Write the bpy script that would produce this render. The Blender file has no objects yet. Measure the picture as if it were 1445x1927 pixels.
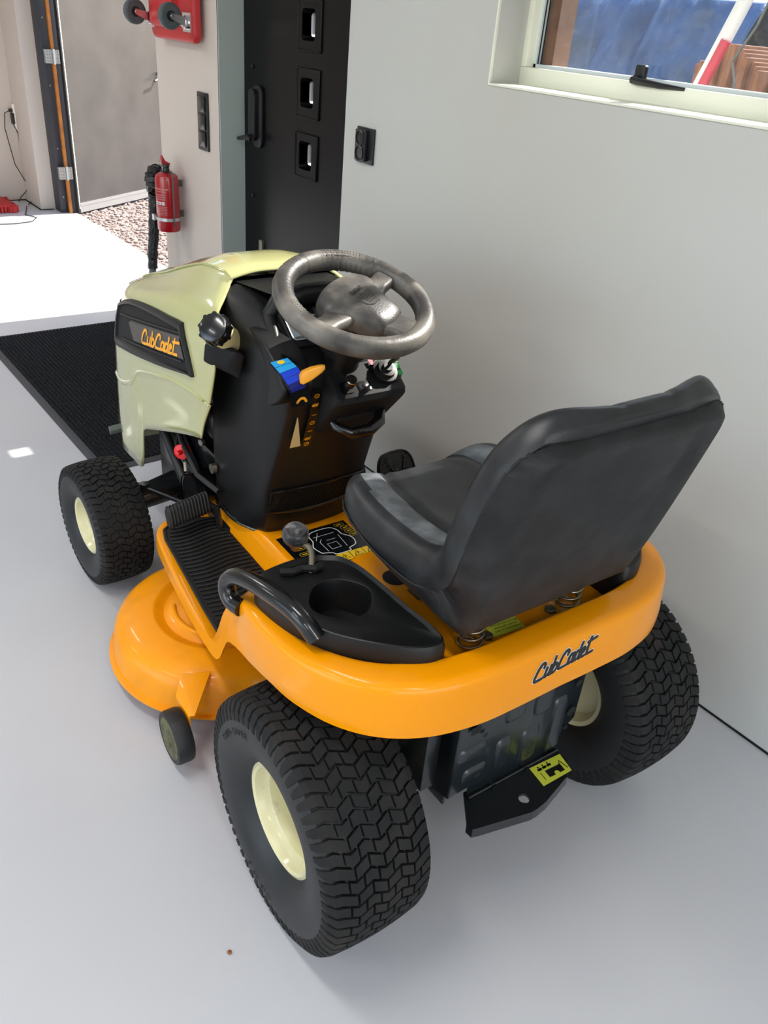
import bpy, bmesh, math, random
import numpy as np
from mathutils import Vector, Matrix
from mathutils.bvhtree import BVHTree
from math import sin, cos, pi, radians as R
random.seed(4)
S = bpy.context.scene
COL = S.collection

# ------------------------------------------------------------------ camera
CAM = Vector((0, 0, 1.5575))
PITCH, ROLL, YAW, FPX = R(31.2761), R(5.3907), R(-39.9921), 1524.55
fwd = Vector((-sin(YAW)*cos(PITCH), cos(YAW)*cos(PITCH), -sin(PITCH)))
rgt = Vector((cos(YAW), sin(YAW), 0)); upv = rgt.cross(fwd)
r2 = rgt*cos(ROLL) + upv*sin(ROLL); u2 = -rgt*sin(ROLL) + upv*cos(ROLL)
cd = bpy.data.cameras.new('camera'); cam = bpy.data.objects.new('camera', cd); COL.objects.link(cam)
M = Matrix((r2, u2, -fwd)).transposed().to_4x4(); M.translation = CAM; cam.matrix_world = M
cd.sensor_fit = 'VERTICAL'; cd.sensor_height = 36.0; cd.lens = FPX/1927*36; cd.clip_start = .02
S.camera = cam

# ------------------------------------------------------------------ world, sun, exposure
SUN_EL, SUN_DIR = R(40), Vector((-1, .045, -math.tan(R(40))))
wd = bpy.data.worlds.new('world'); S.world = wd; wd.use_nodes = True
nt = wd.node_tree; nt.nodes.clear()
sky = nt.nodes.new('ShaderNodeTexSky'); sky.sky_type = 'NISHITA'; sky.sun_disc = False
sky.sun_elevation = SUN_EL; sky.sun_rotation = R(90)
bg = nt.nodes.new('ShaderNodeBackground'); bg.inputs[1].default_value = .30
wo = nt.nodes.new('ShaderNodeOutputWorld'); nt.links.new(sky.outputs[0], bg.inputs[0]); nt.links.new(bg.outputs[0], wo.inputs[0])
sd = bpy.data.lights.new('sun', 'SUN'); sd.energy = 9.0; sd.angle = R(.55); sd.color = (1, .95, .88)
so = bpy.data.objects.new('sun', sd); COL.objects.link(so)
so.rotation_euler = SUN_DIR.to_track_quat('-Z', 'Y').to_euler(); so.location = (8, 2, 6)
LAMPS = [(-2.1, -1.6), (-2.1, 1.2), (-2.1, 4.6), (-.1, -1.6), (-.1, 1.2), (-.1, 4.6)]
LAMP_W = 15
S.view_settings.view_transform = 'Standard'; S.view_settings.look = 'None'
S.view_settings.exposure = .35; S.view_settings.gamma = 1; S.view_settings.use_curve_mapping = False
S.cycles.max_bounces = 8; S.cycles.diffuse_bounces = 5; S.cycles.glossy_bounces = 4
S.cycles.transparent_max_bounces = 12; S.cycles.caustics_reflective = False; S.cycles.caustics_refractive = False
S.cycles.use_denoising = True; S.cycles.sample_clamp_indirect = 6

# ------------------------------------------------------------------ materials
def lin(h):
    h = h.lstrip('#'); c = [int(h[i:i+2], 16)/255 for i in (0, 2, 4)]
    return tuple((x/12.92 if x <= .04045 else ((x+.055)/1.055)**2.4) for x in c) + (1,)
def mat(name, col, rough=.5, metal=0, coat=0, bump=None, var=None, emit=None, spec=None):
    """bump=(scale,strength[,detail]) noise relief; var=(scale,hex2,lo,hi) noise colour variation"""
    m = bpy.data.materials.new(name); m.use_nodes = True; n = m.node_tree.nodes; l = m.node_tree.links
    b = n['Principled BSDF']; b.inputs['Base Color'].default_value = lin(col)
    b.inputs['Roughness'].default_value = rough; b.inputs['Metallic'].default_value = metal
    b.inputs['Coat Weight'].default_value = coat; b.inputs['Coat Roughness'].default_value = .06
    if spec is not None: b.inputs['Specular IOR Level'].default_value = spec
    tc = n.new('ShaderNodeTexCoord')
    if bump:
        t = n.new('ShaderNodeTexNoise'); t.inputs['Scale'].default_value = bump[0]; t.inputs['Detail'].default_value = 4
        bp = n.new('ShaderNodeBump'); bp.inputs['Strength'].default_value = bump[1]; bp.inputs['Distance'].default_value = bump[2] if len(bump) > 2 else .002
        l.new(tc.outputs['Object'], t.inputs['Vector']); l.new(t.outputs[0], bp.inputs['Height']); l.new(bp.outputs[0], b.inputs['Normal'])
    if var:
        t = n.new('ShaderNodeTexNoise'); t.inputs['Scale'].default_value = var[0]; t.inputs['Detail'].default_value = 5
        r = n.new('ShaderNodeValToRGB'); r.color_ramp.elements[0].position = var[2]; r.color_ramp.elements[1].position = var[3]
        r.color_ramp.elements[0].color = lin(col); r.color_ramp.elements[1].color = lin(var[1])
        l.new(tc.outputs['Object'], t.inputs['Vector']); l.new(t.outputs[0], r.inputs[0]); l.new(r.outputs[0], b.inputs['Base Color'])
    if emit: b.inputs['Emission Color'].default_value = lin(col); b.inputs['Emission Strength'].default_value = emit
    return m
def glass_mat(name, tint, refl_rough=.02, fac=None, dirt=None):
    m = bpy.data.materials.new(name); m.use_nodes = True; n = m.node_tree.nodes; l = m.node_tree.links; n.clear()
    o = n.new('ShaderNodeOutputMaterial'); mx = n.new('ShaderNodeMixShader'); tr = n.new('ShaderNodeBsdfTransparent')
    gl = n.new('ShaderNodeBsdfGlossy'); fr = n.new('ShaderNodeFresnel'); fr.inputs[0].default_value = 1.45
    tr.inputs[0].default_value = lin(tint); gl.inputs['Roughness'].default_value = refl_rough
    l.new(fr.outputs[0], mx.inputs[0]); l.new(tr.outputs[0], mx.inputs[1]); l.new(gl.outputs[0], mx.inputs[2])
    if dirt:
        df = n.new('ShaderNodeBsdfDiffuse'); df.inputs[0].default_value = lin('#e8eaea')
        t = n.new('ShaderNodeTexNoise'); t.inputs['Scale'].default_value = 60; t.inputs['Detail'].default_value = 8
        rp = n.new('ShaderNodeValToRGB'); rp.color_ramp.elements[0].position = .55; rp.color_ramp.elements[0].color = (.03,)*3+(1,)
        rp.color_ramp.elements[1].position = .78; rp.color_ramp.elements[1].color = (dirt,)*3+(1,)
        tc = n.new('ShaderNodeTexCoord'); l.new(tc.outputs['Object'], t.inputs['Vector']); l.new(t.outputs[0], rp.inputs[0])
        m2 = n.new('ShaderNodeMixShader'); l.new(rp.outputs[0], m2.inputs[0]); l.new(mx.outputs[0], m2.inputs[1]); l.new(df.outputs[0], m2.inputs[2])
        l.new(m2.outputs[0], o.inputs[0])
    else: l.new(mx.outputs[0], o.inputs[0])
    return m

MT = dict(
 yellow=mat('yellow_paint', '#e99200', .28, coat=.25, spec=.2),
 deckyel=mat('deck_yellow_paint', '#f59a00', .42, coat=.15, spec=.3, bump=(160, .12, .001), var=(9, '#e08c06', .45, .75)),
 cream=mat('cream_paint', '#b3b37e', .16, coat=.8),
 rimcream=mat('rim_cream', '#d6cfa4', .35, coat=.3, var=(30, '#a9a184', .62, .8)),
 black=mat('black_plastic', '#0f1011', .42, spec=.35, bump=(420, .12, .0006)),
 matblk=mat('matte_black_plastic', '#101113', .6, bump=(420, .12, .0006), spec=.25),
 blackgl=mat('black_gloss', '#0c0d0f', .22, coat=.3),
 frame=mat('frame_black_paint', '#15191c', .28, coat=.2),
 blue_black=mat('rear_plate_paint', '#161e22', .3, coat=.3),
 textured=mat('worn_black_plastic', '#131415', .5, bump=(300, .5, .0012), var=(16, '#2c2d2c', .48, .8)),
 rubber=mat('tyre_rubber', '#141516', .75, spec=.3, bump=(90, .25, .001), var=(14, '#272421', .45, .75)),
 sidewall=mat('tyre_sidewall', '#151719', .5, bump=(60, .1, .001), var=(8, '#212223', .4, .8)),
 padrub=mat('pad_rubber', '#101112', .6, bump=(120, .3, .001)),
 vinyl=mat('seat_vinyl', '#17191b', .40, spec=.45, bump=(500, .10, .0006), var=(14, '#2a2d2f', .48, .72)),
 panelv=mat('seat_panel_vinyl', '#43484b', .5, bump=(500, .15, .0006), var=(24, '#71767a', .42, .75)),
 shell=mat('seat_shell_plastic', '#1a1b1c', .55, spec=.3, bump=(130, .55, .002), var=(20, '#28292b', .4, .7)),
 wheelrub=mat('steering_wheel_rubber',  '#353331', .42, bump=(260, .45, .0012), var=(9, '#817c73', .38, .72)),
 steel=mat('zinc_steel', '#9b958a', .35, .9),
 brass=mat('spring_steel', '#a79a84', .3, .9),
 chrome=mat('chrome', '#d8d8da', .14, 1),
 alu=mat('mill_aluminium', '#c9cbcc', .35, .8),
 orange=mat('orange_plastic', '#dc9312', .42),
 decalor=mat('orange_print', '#f0a41c', .5),
 decalblk=mat('black_print', '#141210', .4),
 white=mat('white_print', '#f2f2ee', .5),
 yelstick=mat('yellow_sticker', '#d8e04a', .4),
 warnyel=mat('warning_yellow_print', '#f2c81a', .4),
 stickblk=mat('black_sticker', '#0b1014', .25),
 greydecal=mat('grey_decal', '#45423f', .5),
 blue=mat('blue_label', '#1440d0', .3), cyan=mat('light_blue_label', '#2aa2e4', .3), navy=mat('navy_label', '#101a70', .3),
 green=mat('green_label', '#12a045', .35), red=mat('red_plastic', '#d3151c', .35), redlab=mat('red_label', '#b8404c', .4),
 neck=mat('tank_neck', '#cfc08c', .4), glassdk=mat('dash_window', '#4d565c', .08, spec=.8),
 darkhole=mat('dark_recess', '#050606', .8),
 brassbolt=mat('dull_bolt', '#6f6a58', .45, .7),
 # room
 wall=mat('wall_paint', '#c2c3c0', .55, bump=(30, .08, .002), var=(1.3, '#bdbbb6', .35, .75)),
 wall_lit_white=mat('lit_white_wall_paint', '#c8bdb4', .6, bump=(30, .06, .002)),  # doorway light on the far right wall is put into this tone
 trimgrey=mat('grey_trim', '#a9b3b0', .45),
 frmwhite=mat('window_frame_white', '#e9ebdc', .4),
 gasket=mat('grey_gasket', '#c9d2d6', .5),
 ceiling=mat('ceiling_paint', '#dedede', .7),
 doorblk=mat('black_door_paint', '#08090c', .3, spec=.2),
 steeldoor=mat('dark_steel_door', '#5c5856', .42, .3, bump=(9, .06, .004), var=(3.2, '#4e4b4a', .35, .7)),
 doorframe=mat('black_steel_frame', '#2a2c33', .5),
 wood=mat('raw_wood', '#b4702c', .6, var=(12, '#8a4f18', .4, .8)),
 oldwood=mat('brown_wood', '#94603c', .7, var=(18, '#754324', .4, .7)),
 zinc=mat('galvanised_hinge', '#b9bdbd', .35, .8, bump=(70, .3, .001)),
 tarp=mat('blue_tarp', '#2c5c98', .38, bump=(9, .8, .02), var=(4, '#22384f', .42, .72)),
 carpet=mat('mat_carpet', '#191a1d', .95, bump=(260, 1.0, .006), var=(210, '#4a4b50', .50, .72), spec=.1),
 matborder=mat('mat_rubber_edge', '#3c3d41', .6),
 swblack=mat('switch_black', '#15161a', .35),
 extred=mat('extinguisher_red', '#a3121c', .22, coat=.5),
 dollyred=mat('dolly_red_plastic', '#b9292c', .45),
 wheelgrey=mat('caster_grey_rubber', '#4a5356', .5), wheeldk=mat('caster_core', '#101c1c', .4),
 tape=mat('black_wrap', '#0c0d0e', .3, bump=(40, .9, .006)),
 greypipe=mat('grey_metal_pipe', '#5c6461', .45, .4),
 cablew=mat('white_plastic', '#e6ded4', .5), cable=mat('black_cable', '#1b1b1b', .5),
 mopred=mat('red_bristles', '#b32a26', .8), labelred=mat('pale_print', '#d9b6b0', .5),
 polered=mat('red_stripe', '#d32f48', .4), gravelbase=mat('gravel_base', '#a99a92', .95, bump=(60, .8, .02), var=(80, '#8d7c76', .4, .65)),
 pebble=mat('gravel_stone', '#b7a8a0', .85, var=(24, '#97837b', .4, .62)),
 lamp=mat('lamp_diffuser', '#ffffff', .5, emit=3), lampcase=mat('lamp_case', '#dddddd', .4),
 doorglass=glass_mat('door_pane', '#ffffff'), winglass=glass_mat('window_pane', '#ffffff', dirt=.10),
)
def floor_mat():
    m = mat('painted_concrete', '#c4c5c8', .33, var=(1.1, '#bcbdc1', .4, .7), coat=.0)
    n = m.node_tree.nodes; l = m.node_tree.links; b = n['Principled BSDF']
    tc = n.new('ShaderNodeTexCoord'); t = n.new('ShaderNodeTexNoise'); t.inputs['Scale'].default_value = 7; t.inputs['Detail'].default_value = 6
    r = n.new('ShaderNodeMapRange'); r.inputs[3].default_value = .24; r.inputs[4].default_value = .46
    l.new(tc.outputs['Object'], t.inputs['Vector']); l.new(t.outputs[0], r.inputs[0]); l.new(r.outputs[0], b.inputs['Roughness'])
    t2 = n.new('ShaderNodeTexNoise'); t2.inputs['Scale'].default_value = 14; bp = n.new('ShaderNodeBump'); bp.inputs['Strength'].default_value = .1; bp.inputs['Distance'].default_value = .004
    l.new(tc.outputs['Object'], t2.inputs['Vector']); l.new(t2.outputs[0], bp.inputs['Height']); l.new(bp.outputs[0], b.inputs['Normal'])
    return m
MT['floor'] = floor_mat(); MT['knob'] = mat('worn_knob', '#2c2c2d', .3, bump=(300, .3, .001), var=(60, '#6f6f70', .5, .8)); MT['darkrub'] = mat('embossed_rubber', '#040405', 1.0, spec=0)

# ------------------------------------------------------------------ mesh helpers
class MB:
    def __init__(s): s.v = []; s.f = []; s.mi = []; s.cur = 0
    def add(s, vs, fs, T=None):
        o = len(s.v)
        s.v += [tuple(T @ Vector(v)) if T else tuple(v) for v in vs]
        s.f += [tuple(i+o for i in f) for f in fs]; s.mi += [s.cur]*len(fs)
    def grid(s, rows, closeu=False, closev=False, cap0=False, cap1=False, flip=False, T=None):
        nr, nc = len(rows), len(rows[0]); vs = [p for r in rows for p in r]; fs = []
        for i in range(nr if closev else nr-1):
            for j in range(nc if closeu else nc-1):
                a, b, c, d = i*nc+j, i*nc+(j+1) % nc, ((i+1) % nr)*nc+(j+1) % nc, ((i+1) % nr)*nc+j
                fs.append((a, d, c, b) if flip else (a, b, c, d))
        if cap0: fs.append(tuple(range(nc)) if flip else tuple(range(nc-1, -1, -1)))
        if cap1: fs.append(tuple((nr-1)*nc+j for j in (range(nc-1, -1, -1) if flip else range(nc))))
        s.add(vs, fs, T)
    def box(s, a, b, T=None):
        (x0, y0, z0), (x1, y1, z1) = a, b
        vs = [(x0,y0,z0),(x1,y0,z0),(x1,y1,z0),(x0,y1,z0),(x0,y0,z1),(x1,y0,z1),(x1,y1,z1),(x0,y1,z1)]
        s.add(vs, [(0,3,2,1),(4,5,6,7),(0,1,5,4),(1,2,6,5),(2,3,7,6),(3,0,4,7)], T)
    def tube(s, path, rad, seg=10, caps=True, T=None, closed=False):
        path = [Vector(p) for p in path]; n = len(path)
        if not hasattr(rad, '__len__'): rad = [rad]*n
        rows = []; prev = None
        for i, p in enumerate(path):
            a = path[(i-1) % n] if (closed or i) else p; b = path[(i+1) % n] if (closed or i < n-1) else p
            t = (b-a).normalized()
            if prev is None:
                u = t.orthogonal().normalized()
            else:
                u = (prev - t*prev.dot(t)).normalized()
            prev = u; w = t.cross(u)
            rows.append([p + (u*cos(2*pi*k/seg) + w*sin(2*pi*k/seg))*rad[i] for k in range(seg)])
        s.grid(rows, closeu=True, closev=closed, cap0=caps and not closed, cap1=caps and not closed, T=T)
    def lathe(s, prof, origin, axis, seg=32, closed=False, capa=False, capb=False, T=None):
        """prof = [(distance along axis, radius)]"""
        ax = Vector(axis).normalized(); u = ax.orthogonal().normalized(); w = ax.cross(u); o = Vector(origin)
        rows = [[o + ax*d + (u*cos(2*pi*k/seg) + w*sin(2*pi*k/seg))*r for k in range(seg)] for d, r in prof]
        s.grid(rows, closeu=True, closev=closed, cap0=capa, cap1=capb, T=T)
    def prism(s, poly, d0, d1, fn):
        """fn(u, v, d) -> point"""
        n = len(poly); vs = [fn(u, v, d0) for u, v in poly] + [fn(u, v, d1) for u, v in poly]
        fs = [tuple(range(n-1, -1, -1)), tuple(range(n, 2*n))] + [(i, (i+1) % n, n+(i+1) % n, n+i) for i in range(n)]
        s.add(vs, fs)
    def build(s, name, m, parent=None, smooth=35, bevel=0, bseg=2, subsurf=0, weld=False, loc=None):
        me = bpy.data.meshes.new(name); me.from_pydata(s.v, [], s.f)
        for mm in (m if isinstance(m, (list, tuple)) else [m]): me.materials.append(MT[mm])
        me.polygons.foreach_set('material_index', s.mi)
        bm = bmesh.new(); bm.from_mesh(me)
        if weld: bmesh.ops.remove_doubles(bm, verts=bm.verts, dist=1e-5)
        bmesh.ops.recalc_face_normals(bm, faces=bm.faces)
        if bevel:
            es = [e for e in bm.edges if len(e.link_faces) == 2 and e.calc_face_angle(0) > R(30)]
            bmesh.ops.bevel(bm, geom=es, offset=bevel, segments=bseg, affect='EDGES', profile=.5, clamp_overlap=True)
        for f in bm.faces: f.smooth = True
        ang = R(smooth)
        for e in bm.edges: e.smooth = not (len(e.link_faces) == 2 and e.calc_face_angle(0) > ang)
        bm.to_mesh(me); bm.free(); me.update()
        o = bpy.data.objects.new(name, me); COL.objects.link(o)
        if parent: o.parent = parent
        if loc: o.location = loc
        if subsurf:
            sm = o.modifiers.new('sub', 'SUBSURF'); sm.levels = subsurf; sm.render_levels = subsurf
        return o
def tag(o, label=None, cat=None, group=None, kind=None):
    if label: o['label'] = label
    if cat: o['category'] = cat
    if group: o['group'] = group
    if kind: o['kind'] = kind
    return o
def empty(name, loc=(0,0,0), rz=0):
    o = bpy.data.objects.new(name, None); COL.objects.link(o); o.location = loc; o.rotation_euler = (0, 0, rz); return o
def copy_tree(o, parent=None):
    c = o.copy(); COL.objects.link(c); c.parent = parent
    for ch in [x for x in o.children]: copy_tree(ch, c)
    return c
def sst(a, b, x):
    t = max(0, min(1, (x-a)/(b-a))) if a != b else float(x > a); return t*t*(3-2*t)
def lerp(a, b, t): return a + (b-a)*t
def cr(pts, n):
    """Catmull-Rom through pts, n samples per span"""
    P = [np.array(p, float) for p in pts]; P = [2*P[0]-P[1]] + P + [2*P[-1]-P[-2]]; out = []
    for i in range(1, len(P)-2):
        for k in range(n):
            t = k/n; a, b, c, d = P[i-1:i+3]
            out.append(.5*((2*b)+(-a+c)*t+(2*a-5*b+4*c-d)*t*t+(-a+3*b-3*c+d)*t**3))
    out.append(P[-2]); return out
def interp(tab, x):
    xs = [t[0] for t in tab]; return [float(np.interp(x, xs, [t[k] for t in tab])) for k in range(1, len(tab[0]))]
def rrect(w, h, r, n=5):
    out = []
    for cx, cy, a0 in ((w/2-r, h/2-r, 0), (-w/2+r, h/2-r, 90), (-w/2+r, -h/2+r, 180), (w/2-r, -h/2+r, 270)):
        for k in range(n+1):
            a = R(a0+90*k/n); out.append((cx+r*cos(a), cy+r*sin(a)))
    return out
def frame_fn(o, u, v):
    """local 2D frame -> 3D, d along u x v"""
    o, u, v = Vector(o), Vector(u).normalized(), Vector(v).normalized(); w = u.cross(v)
    return lambda a, b, d=0: o + u*a + v*b + w*d
def text_mb(mb, txt, size, fn, align='CENTER', depth=0.0008):
    cu = bpy.data.curves.new('txt', 'FONT'); cu.body = txt; cu.size = size; cu.align_x = align; cu.align_y = 'CENTER'; cu.resolution_u = 2
    ob = bpy.data.objects.new('txt', cu); COL.objects.link(ob)
    dg = bpy.context.evaluated_depsgraph_get(); me = bpy.data.meshes.new_from_object(ob.evaluated_get(dg))
    mb.add([fn(v.co.x, v.co.y, depth) for v in me.vertices], [tuple(p.vertices) for p in me.polygons])
    bpy.data.objects.remove(ob); bpy.data.meshes.remove(me); bpy.data.curves.remove(cu)
def ribbon(mb, pts, w, fn, d, smooth=4):
    """flat stroke with round ends in a 2D frame"""
    P = cr([(p[0], p[1]) for p in pts], smooth) if smooth > 1 and len(pts) > 2 else [np.array(p, float) for p in pts]
    L, Rr = [], []
    for i, p in enumerate(P):
        a = P[max(0, i-1)]; b = P[min(len(P)-1, i+1)]; t = (b-a)/(np.linalg.norm(b-a)+1e-9); nn = np.array([-t[1], t[0]])*w/2
        L.append(p+nn); Rr.append(p-nn)
    poly_rows = [[fn(*q, d) for q in L], [fn(*q, d) for q in Rr]]
    mb.grid(poly_rows)
    for p in (P[0], P[-1]):
        vs = [fn(p[0]+w/2*cos(2*pi*k/10), p[1]+w/2*sin(2*pi*k/10), d) for k in range(10)]; mb.add(vs, [tuple(range(10))])
SCRIPT = [
 [(.70,.70),(.74,.88),(.62,1.0),(.40,.94),(.16,.62),(.05,.25),(.12,.04),(.35,0),(.70,.0),(.92,.04)],
 [(.98,.58),(.93,.2),(.97,.02),(1.12,.02),(1.26,.16)], [(1.34,.58),(1.29,.2),(1.33,.0),(1.5,.0)],
 [(1.62,1.0),(1.53,.45),(1.50,0)], [(1.50,0),(1.74,.0),(1.90,.2),(1.86,.46),(1.72,.56),(1.58,.44)],
 [(2.72,.70),(2.76,.88),(2.64,1.0),(2.42,.94),(2.18,.62),(2.07,.25),(2.14,.04),(2.37,0),(2.74,.0),(2.92,.02)],
 [(3.26,.50),(3.08,.57),(2.93,.42),(2.90,.15),(3.0,.0),(3.15,.05),(3.25,.2)], [(3.31,.58),(3.25,.2),(3.29,0),(3.48,0)],
 [(3.80,.50),(3.62,.57),(3.47,.42),(3.44,.15),(3.54,.0),(3.69,.05),(3.79,.2)], [(3.93,1.0),(3.82,.4),(3.82,0),(4.02,0)],
 [(4.04,.28),(4.22,.34),(4.28,.48),(4.18,.58),(4.04,.45),(4.01,.15),(4.12,.0),(4.38,.0)],
 [(4.66,1.05),(4.55,.45),(4.53,.05),(4.62,0),(5.05,.02)], [(4.44,.80),(5.2,.86)]]
def script_mb(mb, h, w, fn, d, sx=1.0):
    for st in SCRIPT: ribbon(mb, [((x+.22*y-2.7)*h*sx, (y-.5)*h) for x, y in st], w, fn, d, 5)

# ================================================================== ROOM
WX = 1.7928
def struct(mb, name, m, **k): return tag(mb.build(name, m, **k), kind='structure')
# floor
b = MB(); b.box((-3.6, -3.2, -.12), (2.28, 7.75, 0)); struct(b, 'floor', 'floor')
b = MB(); b.box((-3.6, -3.2, 2.65), (2.32, 7.75, 2.75)); struct(b, 'ceiling', 'ceiling')
# right wall: window bay, door recess, stepped part, garage opening, far piece
WY0, WY1, WZ0, WZ1 = .95, 1.857, 1.423, 2.12
b = MB(); X1 = 2.08
b.box((WX, -3.2, 0), (X1, WY0, 2.65)); b.box((WX, WY1+.06, 0), (X1, 2.545, 2.65))
b.box((WX, WY0, 0), (X1, WY1+.06, WZ0)); b.box((WX, WY0, WZ1), (X1, WY1+.06, 2.65))
# splayed window reveal
b.add([(WX,WY1,WZ0),(X1,WY1+.058,WZ0),(X1,WY1+.058,WZ1),(WX,WY1,WZ1),(WX,WY1+.06,WZ0),(X1,WY1+.06,WZ0),(X1,WY1+.06,WZ1),(WX,WY1+.06,WZ1)],
      [(0,1,2,3),(0,3,7,4),(0,4,5,1),(1,5,6,2),(3,2,6,7),(4,7,6,5)])
b.box((WX, 2.545, 2.15), (X1, 3.48, 2.65))
struct(b, 'wall_right', 'wall')
b = MB(); b.box((WX, 3.48, 0), (2.28, 4.10, 2.65)); b.box((2.05, 4.10, 0), (2.28, 4.49, 2.65))
b.box((2.05, 4.49, 2.3), (2.28, 7.13, 2.65)); b.box((2.05, 7.13, 0), (2.16, 7.53, 2.65)); b.box((2.16,7.15,0),(2.28,7.53,2.65))
b.box((2.0501, 7.128, 0), (2.165, 7.14, 2.3))
struct(b, 'wall_right_far', 'wall_lit_white')
b = MB(); b.box((-3.6, 7.53, 0), (2.4, 7.75, 2.65)); struct(b, 'wall_back', 'wall_lit_white')
b = MB(); b.box((-3.6, -3.4, 0), (-2.4, -3.2, 2.65)); b.box((1.5, -3.4, 0), (2.28, -3.2, 2.65)); b.box((-2.4, -3.4, 2.2), (1.5, -3.2, 2.65)); struct(b, 'wall_front', 'wall')  # unseen opening, added so fill light can enter from behind the camera
b = MB(); b.box((-3.8, -3.2, 0), (-3.6, -1.6, 2.65)); b.box((-3.8, 4.2, 0), (-3.6, 7.75, 2.65)); b.box((-3.8, -1.6, 2.35), (-3.6, 4.2, 2.65))
struct(b, 'wall_left', 'wall')
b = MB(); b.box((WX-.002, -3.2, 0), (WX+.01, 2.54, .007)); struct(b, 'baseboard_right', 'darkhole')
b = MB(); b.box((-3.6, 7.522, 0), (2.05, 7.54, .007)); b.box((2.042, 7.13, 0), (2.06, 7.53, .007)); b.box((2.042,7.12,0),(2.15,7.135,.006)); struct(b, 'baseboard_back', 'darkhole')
# grey far reveal of the black door
b = MB(); b.box((WX, 3.474, 0), (1.914, 3.485, 2.15)); struct(b, 'trim_1', 'trimgrey')
# black door
DX = 1.911
YS = [2.50, 2.884, 2.927, 3.020, 3.052, 3.474]
def door2():
    d = empty('door_2', (DX, 3.0, 0)); tag(d, kind='structure')
    Z = [(.974, 1.143), (1.196, 1.371), (1.424, 1.597)]
    Zp = [(1.006, 1.112), (1.233, 1.337), (1.46, 1.565)]
    b = MB(); z = 0
    for zz in Zp:
        b.box((0, -.5, z), (.045, .474, zz[0])); b.box((0, -.5, zz[0]), (.045, -.073, zz[1])); b.box((0, .02, zz[0]), (.045, .474, zz[1])); z = zz[1]
    b.box((0, -.5, z), (.045, .474, 2.14)); o = b.build('door_leaf', 'doorblk', d)
    for (z0, z1), (g0, g1) in zip(Z, Zp):
        b = MB(); yc, zc = (-.1135+.05)/2, (z0+z1)/2
        out = rrect(.1635, z1-z0, .006); inn = rrect(.093, g1-g0, .016)
        f = lambda u, v, dd: Vector((-dd, u-.0325, v+zc))
        of = (g0+g1)/2-zc
        inn = [(u+.006, v+of) for u, v in inn]
        rows = [[f(u, v, 0) for u, v in out], [f(u, v, .004) for u, v in out], [f(u*.97, v*.97, .008) for u, v in out], [f(u*.93, v*.93, .008) for u, v in out], [f(u*.91, v*.91, .005) for u, v in out], [f(u, v, .005) for u, v in inn], [f(u, v, -.05) for u, v in inn]]
        b.grid(rows, closeu=True); p = b.build('door_panel', 'doorblk', d, smooth=25)
        b = MB(); b.grid([[f(u*.99, (v-of)*.99+of, -.048) for u, v in inn], [f((u-.006)*.72+.006, (v-of)*.72+of, -.030) for u, v in inn]], closeu=True)
        b.build('bevelled_glass_edge', 'alu', p)
        b = MB(); b.box((.030, -.072, g0), (.034, .02, g1)); b.build('pane', 'doorglass', p)
    b = MB(); b.prism(rrect(.075, .24, .03), 0, .013, lambda u, v, dd: Vector((-dd, u+.345, v+1.155))); b.prism(rrect(.05, .2, .02), .013, .03, lambda u, v, dd: Vector((-dd, u+.365, v+1.16)))
    l = b.build('lock_plate', 'swblack', d, bevel=.002)
    b = MB(); b.tube([(-.01, .36, 1.075), (-.05, .36, 1.075)], .011); b.tube([(-.05, .44, 1.06), (-.052, .36, 1.075), (-.052, .33, 1.068)], [.008, .011, .008]); b.build('lever', 'swblack', l)
    b = MB(); b.prism(rrect(.03, .075, .012), 0, .012, lambda u, v, dd: Vector((-dd, u+.315, v+.615))); b.build('lower_lock', 'steel', d)
    b = MB()
    for z in (.83, 1.34): b.lathe([(0, .008), (.006, .008), (.008, .005)], (0, .40, z), (-1, 0, 0), 12, capb=True)
    b.build('cover_cap', 'swblack', d)
    return d
door2()
# window
def window():
    w = empty('window_1', (1.94, 1.4, WZ0)); tag(w, kind='structure')
    ya, yb, zt = WY0-1.4, 1.915-1.4, WZ1-WZ0
    b = MB(); T = .047
    b.box((0, ya, 0), (.10, yb, T)); b.box((0, ya, zt-T), (.10, yb, zt)); b.box((0, yb-T, T), (.10, yb, zt-T)); b.box((0, ya, T), (.10, ya+T, zt-T))
    b.build('window_frame', 'frmwhite', w, bevel=.003)
    b = MB(); g = .009
    y0, y1, z0, z1 = ya+T, yb-T, T, zt-T
    b.box((.03, y0, z0), (.075, y1, z0+g)); b.box((.03, y0, z1-g), (.075, y1, z1)); b.box((.03, y1-g, z0), (.075, y1, z1)); b.box((.03, y0, z0), (.075, y0+g, z1))
    b.build('glazing_strip', 'gasket', w)
    b = MB()
    for k in (.2, .5, .8): b.box((.030+k*.04-.002, y1-g-.0012, z0+g), (.030+k*.04+.002, y1-g, z1-g))
    b.build('seal_line', 'swblack', w)
    b = MB(); b.box((.05, y0+.005, z0+.005), (.054, y1-.005, z1-.005)); b.build('pane', 'winglass', w)
    b = MB(); b.box((.054, y1-.05, z0), (.12, y1-.012, z1)); b.build('outer_wood_frame', 'oldwood', w)
    b = MB(); hy = 1.48-1.4
    b.prism(rrect(.03, .05, .006), 0, .016, lambda u, v, d: Vector((.03-d, hy+u, .06+v)))
    h = b.build('window_handle', 'swblack', w, bevel=.002)
    b = MB(); b.tube([(.02, hy+.005, .052), (-.005, hy, .05), (-.01, hy-.02, .048), (-.006, hy-.09, .045), (0, hy-.155, .044)], [.009, .010, .009, .007, .004], 8); b.build('lever', 'swblack', h)
window()
b = MB(); b.box((WX-.004, WY0, WZ0-.002), (1.945, WY1, WZ0+.003))
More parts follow.
